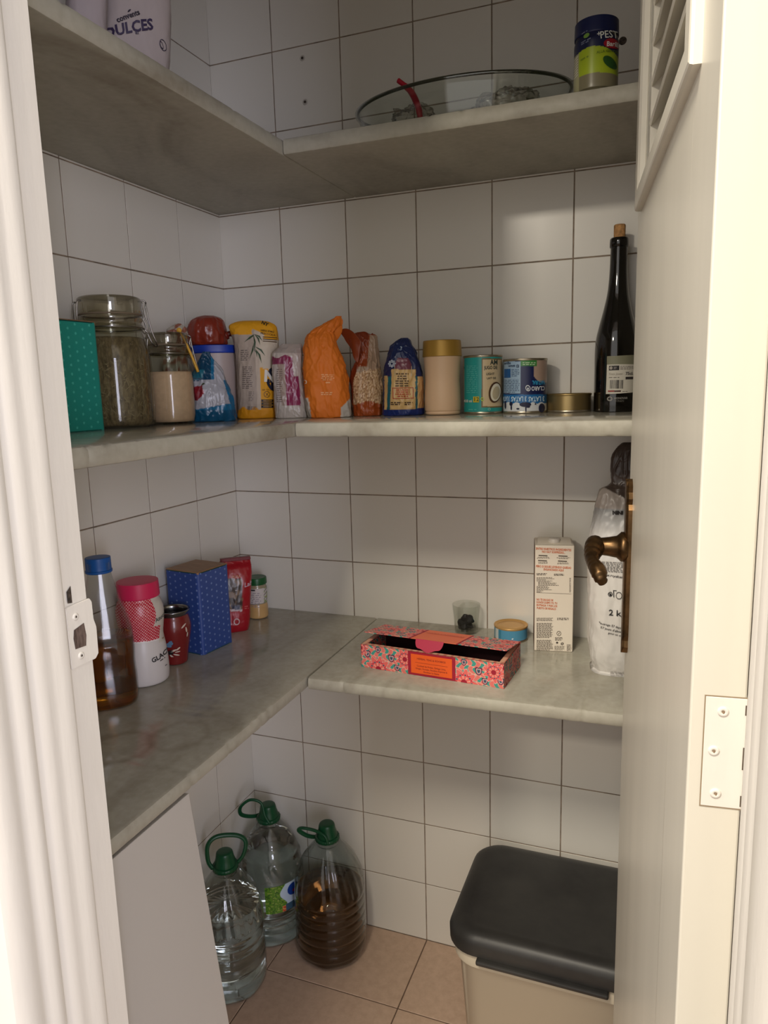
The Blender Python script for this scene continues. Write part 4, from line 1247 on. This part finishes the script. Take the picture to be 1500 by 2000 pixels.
# ---- tea box
FL = Vector((.419, -.273)); FR = Vector((.683, -.293))
tw = (FR - FL).length; ta = math.atan2((FR - FL).y, (FR - FL).x); td = .104; th_ = .043
tb = thing('tea_box', 'long flowery tea box with an orange label and its lid ajar', 'box', (FL.x, FL.y, ZL), ta)
RED, PK, TL, CRM, PUR = (160, 26, 50), (228, 104, 98), (64, 150, 138), (236, 170, 150), (84, 36, 70)
def flower(x, z_, w, h):
    """mandala-like flowers: x,z in metres on a face of w by h"""
    best = (226, 128, 118)
    q = x % .104
    for (cx, cz, rr) in ((.034, .000, .026), (.086, .026, .020), (.0, .036, .016), (.104, .036, .016)):
        dx, dz_ = q - cx, z_ - cz
        r = math.hypot(dx, dz_); a = math.atan2(dz_, dx)
        pet = rr * (.82 + .18 * math.cos(a * 9))
        if r < pet:
            k = r / rr
            if k < .22: return RED
            if k < .46: return PK if math.cos(a * 9) > -.6 else CRM
            if k < .58 and math.cos(a * 9) > .55: return (70, 90, 110)
            if abs(r - pet) < .0010: return (244, 190, 180)
            return PK if math.cos(a * 9) > -.2 else (206, 60, 76)
    for (cx, cz, rr) in ((.013, .026, .0066), (.060, .024, .0070), (.034, .036, .0055), (.098, .012, .0062), (.071, .008, .006)):
        dx, dz_ = (q - cx), z_ - cz
        hrt = abs(dx) * 1.15 - max(0, dz_) * .55
        rr_ = math.hypot(hrt * 1.1, dz_)
        if rr_ < rr:
            k = rr_ / rr
            return PUR if k > .72 or k < .3 else ((60, 140, 150) if k < .5 else (230, 150, 150))
    n_ = math.sin(q * 420 + math.sin(z_ * 300) * 1.5) * math.cos(z_ * 260 + q * 60)
    if n_ > .15: return TL
    if n_ > -.05: return CRM
    return (222, 116, 108)
def face(name, P0, ex, ez, w, h, fn, parent, m=M_paper, th=.0008, step=.0005):
    nx, nz = max(2, int(w / step)), max(2, int(h / step))
    P0, ex, ez = Vector(P0), Vector(ex), Vector(ez)
    V = []; F = []; CO = []
    for j in range(nz + 1):
        for i in range(nx + 1):
            V.append(P0 + ex * (w * i / nx) + ez * (h * j / nz)); CO.append(lin(fn(w * i / nx, h * j / nz)))
    for j in range(nz):
        for i in range(nx): F.append([j * (nx + 1) + i, j * (nx + 1) + i + 1, (j + 1) * (nx + 1) + i + 1, (j + 1) * (nx + 1) + i])
    o = link(name, mesh(name, V, F, False, CO), m, parent)
    if th:
        md = o.modifiers.new('t', 'SOLIDIFY'); md.thickness = th; md.offset = -1
    return o
def front(x, z_):
    if .092 < x < .180:
        return RED
    return flower(x if x < .136 else x - .161 + .0, z_, 0, 0)
face('front_panel', (0, 0, 0), (1, 0, 0), (0, 0, 1), tw, th_, front, tb)
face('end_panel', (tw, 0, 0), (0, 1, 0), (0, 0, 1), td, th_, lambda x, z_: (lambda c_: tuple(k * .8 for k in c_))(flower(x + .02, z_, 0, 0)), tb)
face('end_panel', (0, td, 0), (0, -1, 0), (0, 0, 1), td, th_, lambda x, z_: flower(x, z_, 0, 0), tb)
face('back_panel', (tw, td, 0), (-1, 0, 0), (0, 0, 1), tw, th_ + .004, lambda x, z_: flower(x, z_, 0, 0), tb, step=.003)
M_card = mat('dark_card', (48, 14, 20), .6)
box('box_bottom', (.001, .001, .0005), (tw - .001, td - .001, .0015), M_card, tb)
box('box_lining', (.0025, .003, .0015), (tw - .0025, .0045, .036), M_card, tb); box('box_lining', (.0025, td - .004, .0015), (tw - .0025, td - .0025, .040), M_card, tb)
# top rim strips around the opening
for a, b in (((.0, .0, th_ - .0006), (tw, .008, th_)), ((.0, .008, th_ - .0006), (.010, td, th_)), ((tw - .010, .008, th_ - .0006), (tw, td, th_))):
    face('top_rim', (a[0], a[1], th_), (1, 0, 0), (0, 1, 0), b[0] - a[0], b[1] - a[1], lambda x, z_: (214, 166, 138) if math.sin(x * 500) > -.3 else (196, 120, 104), tb, th=.0006, step=.0015)
# sachets lying inside
for k in range(2):
    box('tea_sachet', (.02 + k * .115, .012, .0017), (.125 + k * .115, td - .02, .006), mat('sachet', (96, 24, 34), .5), tb, .001)
# lid
la = math.radians(9); ll = .090
lo = bpy.data.objects.new('lid', None); C.objects.link(lo); lo.parent = tb; lo.location = (0, td, th_ + .0040); lo.rotation_euler = (-la, 0, 0); lo['label'] = 'hinged card lid standing ajar with a dark red tongue'
def lidc(x, y):
    if .088 < x < .180: return (232, 118, 84) if .092 < x < .176 else RED
    return flower(x if x < .136 else x - .161, .043 - (y % .043), 0, 0)
face('lid_panel', (0, -ll, 0), (1, 0, 0), (0, 1, 0), tw, ll, lambda x, y: lidc(x, ll - y), lo, th=.0009)
tong = []
for k in range(25):
    q = pi * k / 24
    tong.append(((.128 + .026 * math.cos(pi - q)) , -(.021 * math.sin(q) ** .7) * (1 - .08 * math.cos(q * 6))))
V = [(x, -ll, 0) if False else (x, -ll + y * .45, y * .9) for x, y in tong]
n = len(V)
V2 = [(a, b - .0008, c_ + .0003) for a, b, c_ in V]
F = [list(range(n)), [n + i for i in range(n)][::-1]] + [[i, n + i, n + i + 1, i + 1] for i in range(n - 1)]
link('lid_tongue', mesh('lid_tongue', V + V2, F), mat('tongue_red', (176, 30, 66), .5), lo)
# label plate on the front
class BF:  # simple local frame for the front face: metres
    pass
def plain_text(s_, x, z_, size, col, parent, y=-.0009, bold=.01, lid=False):
    V, F = font_mesh(s_, size * 1.35, 'CENTER', bold)
    nm = 'lettering'
    if lid: VV = [(x + a, -ll + z_ + b, .0012) for a, b in V]
    else: VV = [(x + a, y, z_ + b) for a, b in V]
    link(nm, mesh(nm, VV, F), mat('print_%d_%d_%d' % col, col, .5), parent)['kind'] = 'stuff'
box('orange_label', (.098, -.0007, .004), (.174, .0002, .0385), mat('orange_card', (236, 96, 34), .5), tb)
plain_text('HERBAL TEAS & ROOIBOS', .136, .0310, .0034, (130, 40, 30), tb)
box('label_rule', (.106, -.0010, .0238), (.166, -.0006, .0242), mat('rule', (140, 44, 30), .5), tb)
plain_text('Cocktail de Frutas, Ginkgo Lima,', .136, .0182, .0030, (130, 40, 30), tb)
plain_text('Ginger, Pomelo, Rooibos Especial &', .136, .0132, .0030, (130, 40, 30), tb)
plain_text('Rooibos La Siesta', .136, .0082, .0030, (130, 40, 30), tb)
plain_text('CARAVANSERAI', .134, .058, .0075, (190, 70, 56), lo, lid=True)

# ---- little glass with dark dried pieces
fr, t = onshelf('drinking_glass', 'small clear drinking glass with dark dried pieces inside, behind the tea box', 'glass', (.5520, -.0345), ZL)
lathe('glass_wall', [(0, .0005), (.0225, .0005), (.0238, .003), (.0255, .03), (.0285, .0585), (.0278, .0592), (.0272, .0585), (.0244, .03), (.0228, .006), (0, .005)], thin_glass('tumbler', (246, 247, 245), .02, .9, 1.5, base=.005), t, 64)
rnd = random.Random(9)
M_blk = mat('dried_black', (32, 30, 32), .7, var=.3, vscale=300, bump=.5, bscale=400)
for k in range(13):
    a = rnd.uniform(0, 2 * pi); r = rnd.uniform(.002, .0145); zz = .0115 + (k // 5) * .0085 + rnd.uniform(0, .002)
    R_ = rnd.uniform(.0058, .0078)
    if k == 12: r, a, R_ = .010, -.6, .0085
    sd = k * 3.3
    bm = bmesh.new(); bmesh.ops.create_icosphere(bm, subdivisions=3, radius=R_)
    for v in bm.verts: v.co *= 1 + .45 * noise.noise(v.co * 160 + Vector((sd, 0, 0)))
    me = bpy.data.meshes.new('dried_piece'); bm.to_mesh(me); bm.free()
    me.polygons.foreach_set('use_smooth', [True] * len(me.polygons))
    o = link('dried_piece', me, mat('dried_grey', (92, 84, 80), .7) if k == 4 else M_blk, None, (t.location.x + r * math.cos(a), t.location.y + r * math.sin(a), ZL + zz))
    tag(o, 'dark shrivelled dried pieces heaped inside the small clear glass', 'dried fruit', 'dark dried pieces in the glass')

# ---- carton
A_ = Vector((.701, -.103)); B_ = Vector((.770, -.090))
ca_ = math.atan2((B_ - A_).y, (B_ - A_).x); cw = (B_ - A_).length
ct_ = thing('drink_carton', 'tall white drink carton with orange headings and small print', 'carton', ((A_.x), (A_.y), ZL), ca_)
ch_ = .2035
box('carton_body', (0, 0, 0), (cw, .072, ch_), mat('carton_white', (226, 216, 200), .45), ct_, .0016, 2)
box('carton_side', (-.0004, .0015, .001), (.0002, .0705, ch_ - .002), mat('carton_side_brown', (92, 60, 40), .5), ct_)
bm = bmesh.new(); V = [(.004, .008, ch_), (cw - .004, .008, ch_), (cw - .004, .066, ch_), (.004, .066, ch_), (.006, .034, ch_ + .008), (cw - .006, .034, ch_ + .008), (cw - .006, .037, ch_ + .008), (.006, .037, ch_ + .008)]
F = [[0, 1, 5, 4], [3, 7, 6, 2], [0, 4, 7, 3], [1, 2, 6, 5], [4, 5, 6, 7]]
link('carton_fold', mesh('carton_fold', V, F), MATS['carton_white'], ct_)
lathe('carton_cap', [(0, .0), (.010, 0), (.011, .002), (.0105, .008), (.009, .009), (0, .009)], mat('cap_white', (214, 206, 196), .4), ct_, 32, (cw * .5, .022, ch_ + .0005))
cf = Frame((A_.x, A_.y), ZL, ca_)
pr = Print(cf, None, ct_, .0004, lambda x, z_, e: Vector((x, -e, z_)))
OR = (206, 104, 52); GR = (96, 86, 76)
pr.text('ENTRE NUESTROS INGREDIENTES', 1081, 1073, 4.4, OR, -2, bold=.02, fit=67); pr.text('NO HAY SORPRESAS...', 1081, 1078.5, 4.4, OR, -2, bold=.02, fit=44)
for (uu, vv) in ((1061, 1085), (1100, 1086), (1060, 1095), (1099, 1096)):
    pr.rect(uu - 9, vv - 1, uu + 8, vv + .8, (70, 58, 48), -2, 2); pr.lines(uu - 13, vv + 2, uu + 14, vv + 6, 2, GR, th=.4, seed=int(uu), center=True)
pr.text('PERO SI SIGUES LEYENDO QUEDAS', 1081, 1107.5, 4.4, OR, -2, bold=.02, fit=67); pr.text('ENGANCHADO AQUI', 1081, 1113, 4.4, OR, -2, bold=.02, fit=38)
pr.lines(1048, 1119, 1071, 1123.5, 2, (80, 70, 60), th=.55, seed=90); pr.lines(1082, 1120, 1104, 1124.5, 2, (80, 70, 60), th=.55, seed=91)
for k in range(14): pr.lines(1048 + (3 if 3 < k < 8 else 0), 1127 + k * 2.15, 1048 + (40, 36, 22, 34, 34, 56, 50, 56, 34, 30, 36, 30, 14, 10)[k], 1128.9 + k * 2.15, 1, GR, th=.5, seed=92 + k)
pr.lines(1112, 1128, 1115.5, 1157, 12, GR, th=.4, seed=110); pr.rect(1048, 1158.2, 1115, 1158.7, GR, -1, 2)
for k, s_ in enumerate(('NO TE SALGAS DE', 'DONDE QUEPO YO, TU', 'ENTRADA Y POR LOS', 'PUESTO DE REGALO')): pr.text(s_, 1048 + (16, 20, 20, 19)[k], 1171.5 + k * 5.6, 4.2, OR, -2, bold=.02, fit=(32, 40, 40, 37)[k])
pr.lines(1048, 1206, 1081, 1213, 4, GR, th=.45, seed=111); pr.lines(1048, 1216, 1081, 1246, 15, GR, th=.5, seed=112); pr.lines(1048, 1249, 1081, 1270, 11, GR, th=.5, seed=113)
pr.lines(1088, 1206, 1114, 1211, 2, (80, 70, 62), th=.5, seed=114)
pr.ellipse(1091.5, 1237, 4.4, 5, GR, 0, 2, inner=.8); pr.rect(1089, 1236.6, 1094, 1237.6, GR, 55, 2); pr.lines(1084, 1244, 1099, 1251, 3, (90, 80, 70), th=.5, seed=115)
pr.ellipse(1088, 1255, 2, 2, (60, 52, 46), 0, 2); pr.ellipse(1098, 1257, 3, 2.4, (60, 52, 46), 30, 2, inner=.5); pr.lines(1083, 1261, 1104, 1270, 5, GR, th=.4, seed=116); pr.lines(1107, 1258, 1116, 1271, 6, GR, th=.5, seed=117)
pr.build('printed_text')

# ---- white pet food bag behind the door handle
pc = (.8710, -.1410)
fr, t = onshelf('pet_food_bag', 'tall white and grey foil bag marked 2 kg, partly behind the open door', 'bag', pc, ZL, math.radians(9))
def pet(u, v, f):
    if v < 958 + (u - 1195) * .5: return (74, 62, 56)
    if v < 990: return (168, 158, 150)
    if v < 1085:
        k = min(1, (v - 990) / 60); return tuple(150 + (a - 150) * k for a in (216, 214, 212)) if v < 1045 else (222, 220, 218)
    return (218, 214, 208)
def Lx(u, v): return fr.L(u, v)
rows_ = [(1322, 1158, 1290, .034), (1305, 1152, 1292, .042), (1270, 1151, 1294, .046), (1200, 1149, 1296, .047), (1120, 1150, 1298, .044), (1060, 1153, 1296, .038), (1010, 1160, 1292, .030), (975, 1166, 1286, .024), (955, 1172, 1278, .018), (943, 1194, 1262, .013), (915, 1193, 1258, .012), (890, 1197, 1256, .010), (872, 1210, 1250, .006), (864, 1222, 1240, .002)]
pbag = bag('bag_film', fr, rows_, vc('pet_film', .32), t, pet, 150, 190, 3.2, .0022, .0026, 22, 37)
pr = Print(fr, pbag, t, .0008)
BK = (44, 42, 42)
pr.text('2 kg', 1199, 1181, 12.5, BK, 0, bold=.012, fit=31); pr.lines(1167, 1086, 1216, 1106, 7, (120, 116, 114), th=.5, seed=120); pr.text('www.royalcanin.com', 1200, 1113, 5, (60, 58, 58), -4, ital=.2, fit=58)
pr.ellipse(1187, 1146, 4.5, 4.5, BK, 20, 2, inner=.7); pr.ellipse(1187, 1147, 2, 2.5, BK, 20, 2); pr.ellipse(1203, 1148, 5.5, 7, BK, 0, 2, inner=.82); pr.rect(1193, 1139, 1194.5, 1152, BK, 0, 2); pr.rect(1193, 1138.5, 1199, 1140, BK, 0, 2); pr.ellipse(1214, 1148, 4, 6, BK, 0, 2, inner=.75)
pr.text('*average 57 days feeding', 1196, 1206, 4.6, (60, 58, 58), -10); pr.text("57 jours d'alimentation", 1197, 1214, 4.6, (60, 58, 58), -10); pr.text('pour un chat', 1198, 1221, 4.4, (60, 58, 58), -10)
pr.poly([(1210, 1243), (1216, 1246), (1211, 1252)], BK, 2); pr.lines(1188, 1294, 1216, 1304, 3, (176, 172, 168), th=.5, seed=121)
pr.text('MINI', 1203, 996, 7, (40, 36, 36), 0, bold=.06)
pr.build('printed_front')

# ================================================================ top shelf
# pesto jar
fr, t = onshelf('pesto_jar', 'green-labelled pesto jar with a dark blue lid at the right end of the top shelf', 'jar', (.8055, -.2560), ZU)
def pest(u, v, f):
    if not f: return (150, 150, 110)
    arc = 105 + (u - 1162) ** 2 * .006
    if v < 72 + (u - 1162) * -.13 + (u - 1162) ** 2 * .008: return (112, 108, 86)
    if u < 1131 and v > 117: return (160, 156, 120)
    if v > 159 - (u - 1162) * .12: return (118, 112, 88)
    if v < arc + 3 - (u - 1162) * .05: return (22, 28, 62)
    return (150, 168, 36)
R = .0305
lathe('jar_body', dense([(0, .001), (R * .9, .001)] + smooth_prof([(R * .97, .003), (R, .008), (R, .050), (R, .066), (R * .97, .070), (R * .94, .073), (R * .94, .078)], 4), .0010), vc('pesto_label', .3), t, 200, cols=wrapcol(fr, pest))
lathe('lid', smooth_prof([(R * .95, .074), (R * .99, .075), (R * .995, .078), (R * .98, .092), (R * .95, .0945), (R * .7, .0948), (0, .0948)], 4), mat('navy_lid', (24, 32, 74), .35), t, 64)
pr = Print(fr, None, t, .0004, cylcast(R))
pr.text('PEST', 1188, 84, 13.5, (220, 222, 214), 8, bold=.01, fit=33); pr.text('+', 1169, 86, 10, (210, 214, 206), 8)
pr.ellipse(1194, 99, 16, 9, (150, 20, 34), 8, 2); pr.text('Barilla', 1196, 100, 9, (226, 220, 214), 8, ital=.2, lvl=3, bold=.02, squash=.9)
pr.ellipse(1146, 87, 5.5, 4, (110, 150, 60), 12, 2); pr.lines(1137, 79, 1154, 82, 1, (110, 116, 140), ang=14, th=.6); pr.lines(1136, 95, 1158, 103, 2, (110, 116, 140), ang=14, th=.5)
pr.ellipse(1190, 136, 15, 9, (34, 74, 26), -35, 2); pr.lines(1135, 128, 1158, 132, 1, (110, 130, 30), ang=12, th=.7); pr.text('ALLA GENOVESE', 1190, 115, 5, (90, 110, 30), 6)
for k in range(8): pr.rect(1122, 122 + k * 5, 1130, 124 + k * 5, (214, 210, 196), 20, 2)
pr.build('printed_label')

# oval glass dish
dt = thing('glass_dish', 'large oval clear glass baking dish on the topmost shelf', 'dish', (.575, -.134, ZU))
def oval(name, prof, m, par, a, b, seg=120): return lathe(name, [(r, z_) for r, z_ in prof], m, par, seg, sx=a, sy=b)
oval('dish_wall', [(0, .001), (.78, .001), (.84, .004), (.90, .020), (.95, .048), (.97, .060), (1.0, .064), (1.0, .067), (.965, .067), (.955, .062), (.93, .048), (.88, .022), (.82, .008), (0, .006)], thin_glass('oven_glass', (242, 245, 242), .03, 1.3, 1.5, base=.03), dt, .187, .118)
tube('dish_rim', [(.182 * math.cos(2 * pi * k / 40), .114 * math.sin(2 * pi * k / 40), .0655) for k in range(40)], .0026, thin_glass('rim_glass', (130, 138, 124), .05, 1.5, 1.5, base=.12), dt, 10, closed=True, sub=2)
# crumpled clear bags in the dish
def crumple(name, label, loc, a, b, h, m, seed, cat='bag'):
    bm = bmesh.new(); bmesh.ops.create_icosphere(bm, subdivisions=5, radius=1)
    for v in bm.verts:
        p = v.co.copy()
        k = 1 + .35 * noise.noise(p * 2.2 + Vector((seed, 0, 0))) + .22 * (abs(noise.noise(p * 5 + Vector((0, seed, 0)))) - .3) + .10 * noise.noise(p * 11)
        v.co = Vector((p.x * a * k, p.y * b * k, max(-h * .62, p.z * h * k)))
    me = bpy.data.meshes.new(name); bm.to_mesh(me); bm.free(); me.polygons.foreach_set('use_smooth', [True] * len(me.polygons))
    t_ = thing(name, label, cat, loc)
    link('film', me, m, t_)
    return t_
G_film = thin_glass('crinkly_film', (236, 234, 230), .16, 1.6, 1.5, bump=.8, bscale=90, base=.06)
crumple('plastic_bag', 'crumpled clear plastic bag lying in the right half of the oval dish', (.655, -.145, ZU + .031), .062, .052, .036, G_film, 2)
tt = crumple('plastic_bag', 'crumpled clear plastic bag with a red closing strip in the left of the dish', (.500, -.150, ZU + .031), .045, .045, .036, G_film, 9)
tube('red_strip', [(-.012, -.052, .062), (.0, -.050, .052), (.012, -.050, .038), (.022, -.050, .014), (.024, -.048, -.004)], [.0050, .0060, .0066, .0066, .006], mat('red_strip', (176, 24, 46), .35), tt, 10, flat=.8)

# white packs on the upper left shelf
fr, t = onshelf('white_pack', 'white packet printed with purple lettering on the topmost left shelf', 'bag', (.170, -.455), ZU, math.radians(50))
def wp(u, v, f): return (180, 168, 166)
wb_ = bag('pack_film', fr, [(240, 200, 320, .026), (180, 200, 324, .032), (100, 202, 328, .034), (0, 205, 328, .034), (-120, 205, 330, .028), (-170, 210, 326, .006)], M_paper, t, wp, 110, 110, 3.4, .0010, .0012, 20, 41)
pr = Print(fr, wb_, t, .0007)
PU = (58, 46, 78)
pr.text('DULCES', 243, 76, 19, PU, 18, bold=.03, ital=.25); pr.text('convents', 242, 53, 9.5, (50, 42, 56), 26, bold=.03); pr.ellipse(244, 43, 4, 1.4, (50, 42, 56), 45)
pr.text('pasta artesana', 262, 11, 8, (62, 54, 66), 15, bold=.02); pr.text('al', 258, 84, 8, PU, 10); pr.ellipse(309, 106, 7, 10, (66, 58, 74), 10, 2, inner=.86); pr.ellipse(306, 106, 3, 7, (66, 58, 74), 20, 2, inner=.7)
pr.rect(208, 0, 209.2, 15, (80, 72, 84), 0, 2); pr.rect(218, -6, 219.5, 8, (70, 62, 76), 55, 2)
pr.build('lettering')
fr, t = onshelf('white_pack', 'plain pale packet left of the lettered one, at the door jamb', 'bag', (.150, -.575), ZU, math.radians(46))
wb2 = bag('pack_film', fr, [(170, 128, 205, .024), (100, 128, 207, .030), (0, 130, 208, .030), (-110, 132, 208, .022), (-150, 138, 202, .005)], M_paper, t, lambda u, v, f: (176, 164, 166), 90, 90, 3.2, .0010, .0012, 20, 47)
pr = Print(fr, wb2, t, .0007); pr.poly([(130, -6), (142, 2), (140, 8), (130, 2)], (70, 66, 120), 2); pr.poly([(142, 0), (146, 2), (144, 6), (141, 4)], (206, 190, 90), 2); pr.build('printed_corner')

# ================================================================ floor
def big_bottle(label, c, R, H, fill, fmat, tilt, handle_ang, ribs, hshape, label_strip=None):
    t = thing('water_bottle', label, 'bottle', (c[0], c[1], .0005), 0, 'big plastic bottles on the pantry floor', rot=(tilt[0], tilt[1], 0))
    Hn = H - .052
    base = [(R * .62, .002), (R * .90, .006), (R * .985, .022), (R, .045), (R, H * .42), (R * .99, H * .50), (R * .93, H * .60), (R * .78, H * .70), (R * .56, H * .78), (R * .36, H * .84), (.0235, Hn - .004), (.0225, Hn), (.0225, Hn + .012)]
    pf = dense(smooth_prof(base, 6), .0022)
    out = []
    for r, z_ in pf:
        k = 0
        if ribs == 'ring' and H * .06 < z_ < H * .52: k = -.022 * max(0, math.cos(z_ / .0215 * 2 * pi)) ** 2
        if ribs == 'mix':
            if H * .06 < z_ < H * .34: k = -.022 * max(0, math.cos(z_ / .0200 * 2 * pi)) ** 2
            if H * .60 < z_ < H * .78: k = -.035 * max(0, math.cos(z_ / .030 * 2 * pi)) ** 2
        out.append((r * (1 + k), z_))
    def wob(a, z_):
        w = 0
        if z_ < .028: w += -.05 * (1 - z_ / .028) * (.5 + .5 * math.cos(a * 7))
        if ribs == 'ring' and z_ > H * .50 and z_ < H * .80: w += .014 * math.cos(a * 22 + z_ * 26)
        if ribs == 'mix' and H * .50 < z_ < H * .62: w += .016 * (1 if math.cos(a * 8 + (z_ * 60)) > 0 else -1)
        return w
    lathe('bottle_shell', [(0, .010)] + out, thin_glass('bottle_plastic', (232, 236, 234), .05, 1.5, 1.55, base=.035), t, 110, wob=wob)
    if fill:
        lq = [(r * .972, z_) for r, z_ in out if .008 < z_ < fill]
        lathe('liquid', [(0, .012)] + lq + [(0, lq[-1][1])], fmat, t, 110, wob=wob)
    M_cap = mat('green_cap', (14, 72, 42), .35)
    # neck collar + cap
    lathe('cap', smooth_prof([(.0215, Hn + .014), (.0226, Hn + .015), (.0226, Hn + .018), (.0196, Hn + .030), (.0178, Hn + .040), (.0150, Hn + .0445), (.006, Hn + .0455), (0, Hn + .0455)], 4), M_cap, t, 60, wob=lambda a, z_: .025 * math.cos(a * 26) if z_ < Hn + .030 else 0)
    lathe('collar', [(.0225, Hn + .006), (.0268, Hn + .007), (.0272, Hn + .014), (.0240, Hn + .0155), (.0225, Hn + .0155)], M_cap, t, 60, wob=lambda a, z_: .02 * math.cos(a * 20))
    hp = []
    c0, s0 = math.cos(handle_ang), math.sin(handle_ang)
    for (d, l, z_) in hshape:
        hp.append((c0 * d - s0 * l, s0 * d + c0 * l, Hn + .011 + z_))
    tube('handle', hp, .0034, M_cap, t, 10, sub=6, flat=1.4)
    if label_strip:
        a0, a1, z0, z1 = label_strip
        V = []; F = []; CO = []
        nx, nz = 90, 90
        for j in range(nz + 1):
            for i in range(nx + 1):
                a = a0 + (a1 - a0) * i / nx; z_ = z0 + (z1 - z0) * j / nz
                V.append(((R + .0012) * math.cos(a), (R + .0012) * math.sin(a), z_))
                s_, q = i / nx, j / nz
                n_ = noise.noise(Vector((s_ * 16, q * 16, 0)))
                if s_ < .50 + .1 * math.sin(q * 7): col = (96, 142, 40) if n_ > .05 else ((58, 100, 34) if n_ > -.2 else (140, 166, 70))
                else: col = (190, 206, 222)
                if (s_ - .80) ** 2 / .034 + (q - .70) ** 2 / .05 < 1: col = (24, 60, 140)
                if (s_ - .86) ** 2 / .006 + (q - .62) ** 2 / .004 < 1: col = (170, 30, 46)
                if .45 < s_ < .55 and q < .22: col = (206, 150, 90) if n_ > 0 else (190, 60, 40)
                if q < .25 and s_ > .55: col = (60, 90, 110)
                CO.append(lin(col))
        for j in range(nz):
            for i in range(nx): F.append([j * (nx + 1) + i, j * (nx + 1) + i + 1, (j + 1) * (nx + 1) + i + 1, (j + 1) * (nx + 1) + i])
        link('paper_label', mesh('paper_label', V, F, True, CO), M_foil, t)
    return t


M_water = mat('water', (246, 250, 250), .0, trans=1, ior=1.33)
M_brew = mat('brown_liquid', (104, 66, 30), .03, trans=.75, ior=1.34)
up_loop = [(0, -.026, 0), (-.004, -.034, .018), (-.008, -.032, .050), (-.010, -.012, .064), (-.008, .028, .058), (-.004, .046, .042), (0, .040, .016), (0, .026, 0)]
big_bottle('clear water bottle with a green cap nearest the white board', (.083, -.256), .0740, .322, .20, M_water, (0, 0), math.radians(-48), 'ring', up_loop)
side_loop = [(.0, -.026, 0), (.030, -.020, -.004), (.060, -.008, .012), (.062, .000, .036), (.040, .006, .054), (.016, .012, .046), (.010, .020, .020), (.0, .026, 0)]
big_bottle('clear water bottle with a green cap and picture label, in the corner', (.090, -.086), .0745, .332, .24, M_water, (0, 0), math.radians(215), 'mix', side_loop, (math.radians(-72), math.radians(-8), .098, .165))
flat_loop = [(.0, -.026, 0), (.022, -.020, -.010), (.044, -.008, .002), (.062, .000, .022), (.056, .004, .030), (.030, .010, .026), (.006, .022, .018), (0, .026, 0)]
big_bottle('plastic bottle half full of dark brown liquid with a green cap', (.2450, -.0960), .0800, .322, .155, M_brew, (0, 0), math.radians(208), 'ring', flat_loop)

# ---- rubbish bin
bx0, bx1, by0, by1 = .576, .968, -.310, -.022
bt = thing('rubbish_bin', 'cream plastic rubbish bin with a dark dusty lid against the back wall', 'bin', ((bx0 + bx1) / 2, (by0 + by1) / 2, .0))
cw_, cd_ = (bx1 - bx0) / 2, (by1 - by0) / 2
M_bin = mat('bin_cream', (200, 190, 170), .45, bump=.03)
def rrect(hx, hy, r, n=8):
    P = []
    for (sx_, sy_, a0) in ((1, 1, 0), (-1, 1, 90), (-1, -1, 180), (1, -1, 270)):
        for k in range(n + 1):
            a = math.radians(a0 + 90 * k / n)
            P.append((sx_ * (hx - r) + r * math.cos(a), sy_ * (hy - r) + r * math.sin(a)))
    return P
def loft(name, secs, m, parent, smooth=True):
    V = []; F = []
    for (hx, hy, r, z_) in secs:
        for p in rrect(hx, hy, r): V.append((p[0], p[1], z_))
    n = len(rrect(1, 1, .1))
    for j in range(len(secs) - 1):
        for i in range(n): F.append([j * n + i, j * n + (i + 1) % n, (j + 1) * n + (i + 1) % n, (j + 1) * n + i])
    F.append(list(range(n))[::-1]); F.append([(len(secs) - 1) * n + i for i in range(n)])
    me = mesh(name, V, F, True)
    o = link(name, me, m, parent)
    try: me.set_sharp_from_angle(angle=math.radians(50))
    except Exception: pass
    return o
loft('bin_body', [(cw_ - .034, cd_ - .034, .040, .001), (cw_ - .030, cd_ - .030, .042, .006), (cw_ - .016, cd_ - .016, .046, .235), (cw_ - .0155, cd_ - .0155, .046, .2355)], M_bin, bt)
loft('bin_collar', [(cw_ - .013, cd_ - .012, .050, .236), (cw_ - .008, cd_ - .008, .052, .2385), (cw_ - .007, cd_ - .007, .052, .268), (cw_ - .010, cd_ - .010, .050, .272)], M_bin, bt)
M_blid = mat('dusty_black_lid', (36, 35, 35), .42, col2=(54, 53, 51), vscale=7, detail=5, bump=.04)
loft('bin_lid', [(cw_ - .004, cd_ - .004, .054, .266), (cw_, cd_, .056, .268), (cw_ + .0005, cd_ + .0005, .056, .2885), (cw_ - .0030, cd_ - .0030, .054, .2975), (cw_ - .010, cd_ - .010, .050, .3040), (cw_ - .020, cd_ - .020, .044, .3068), (cw_ - .028, cd_ - .028, .040, .3072), (cw_ - .031, cd_ - .031, .038, .3064)], M_blid, bt)
box('lid_lip', (-cw_ + .062, -cd_ - .010, .2585), (cw_ - .105, -cd_ + .012, .2675), M_blid, bt, .003, 2)
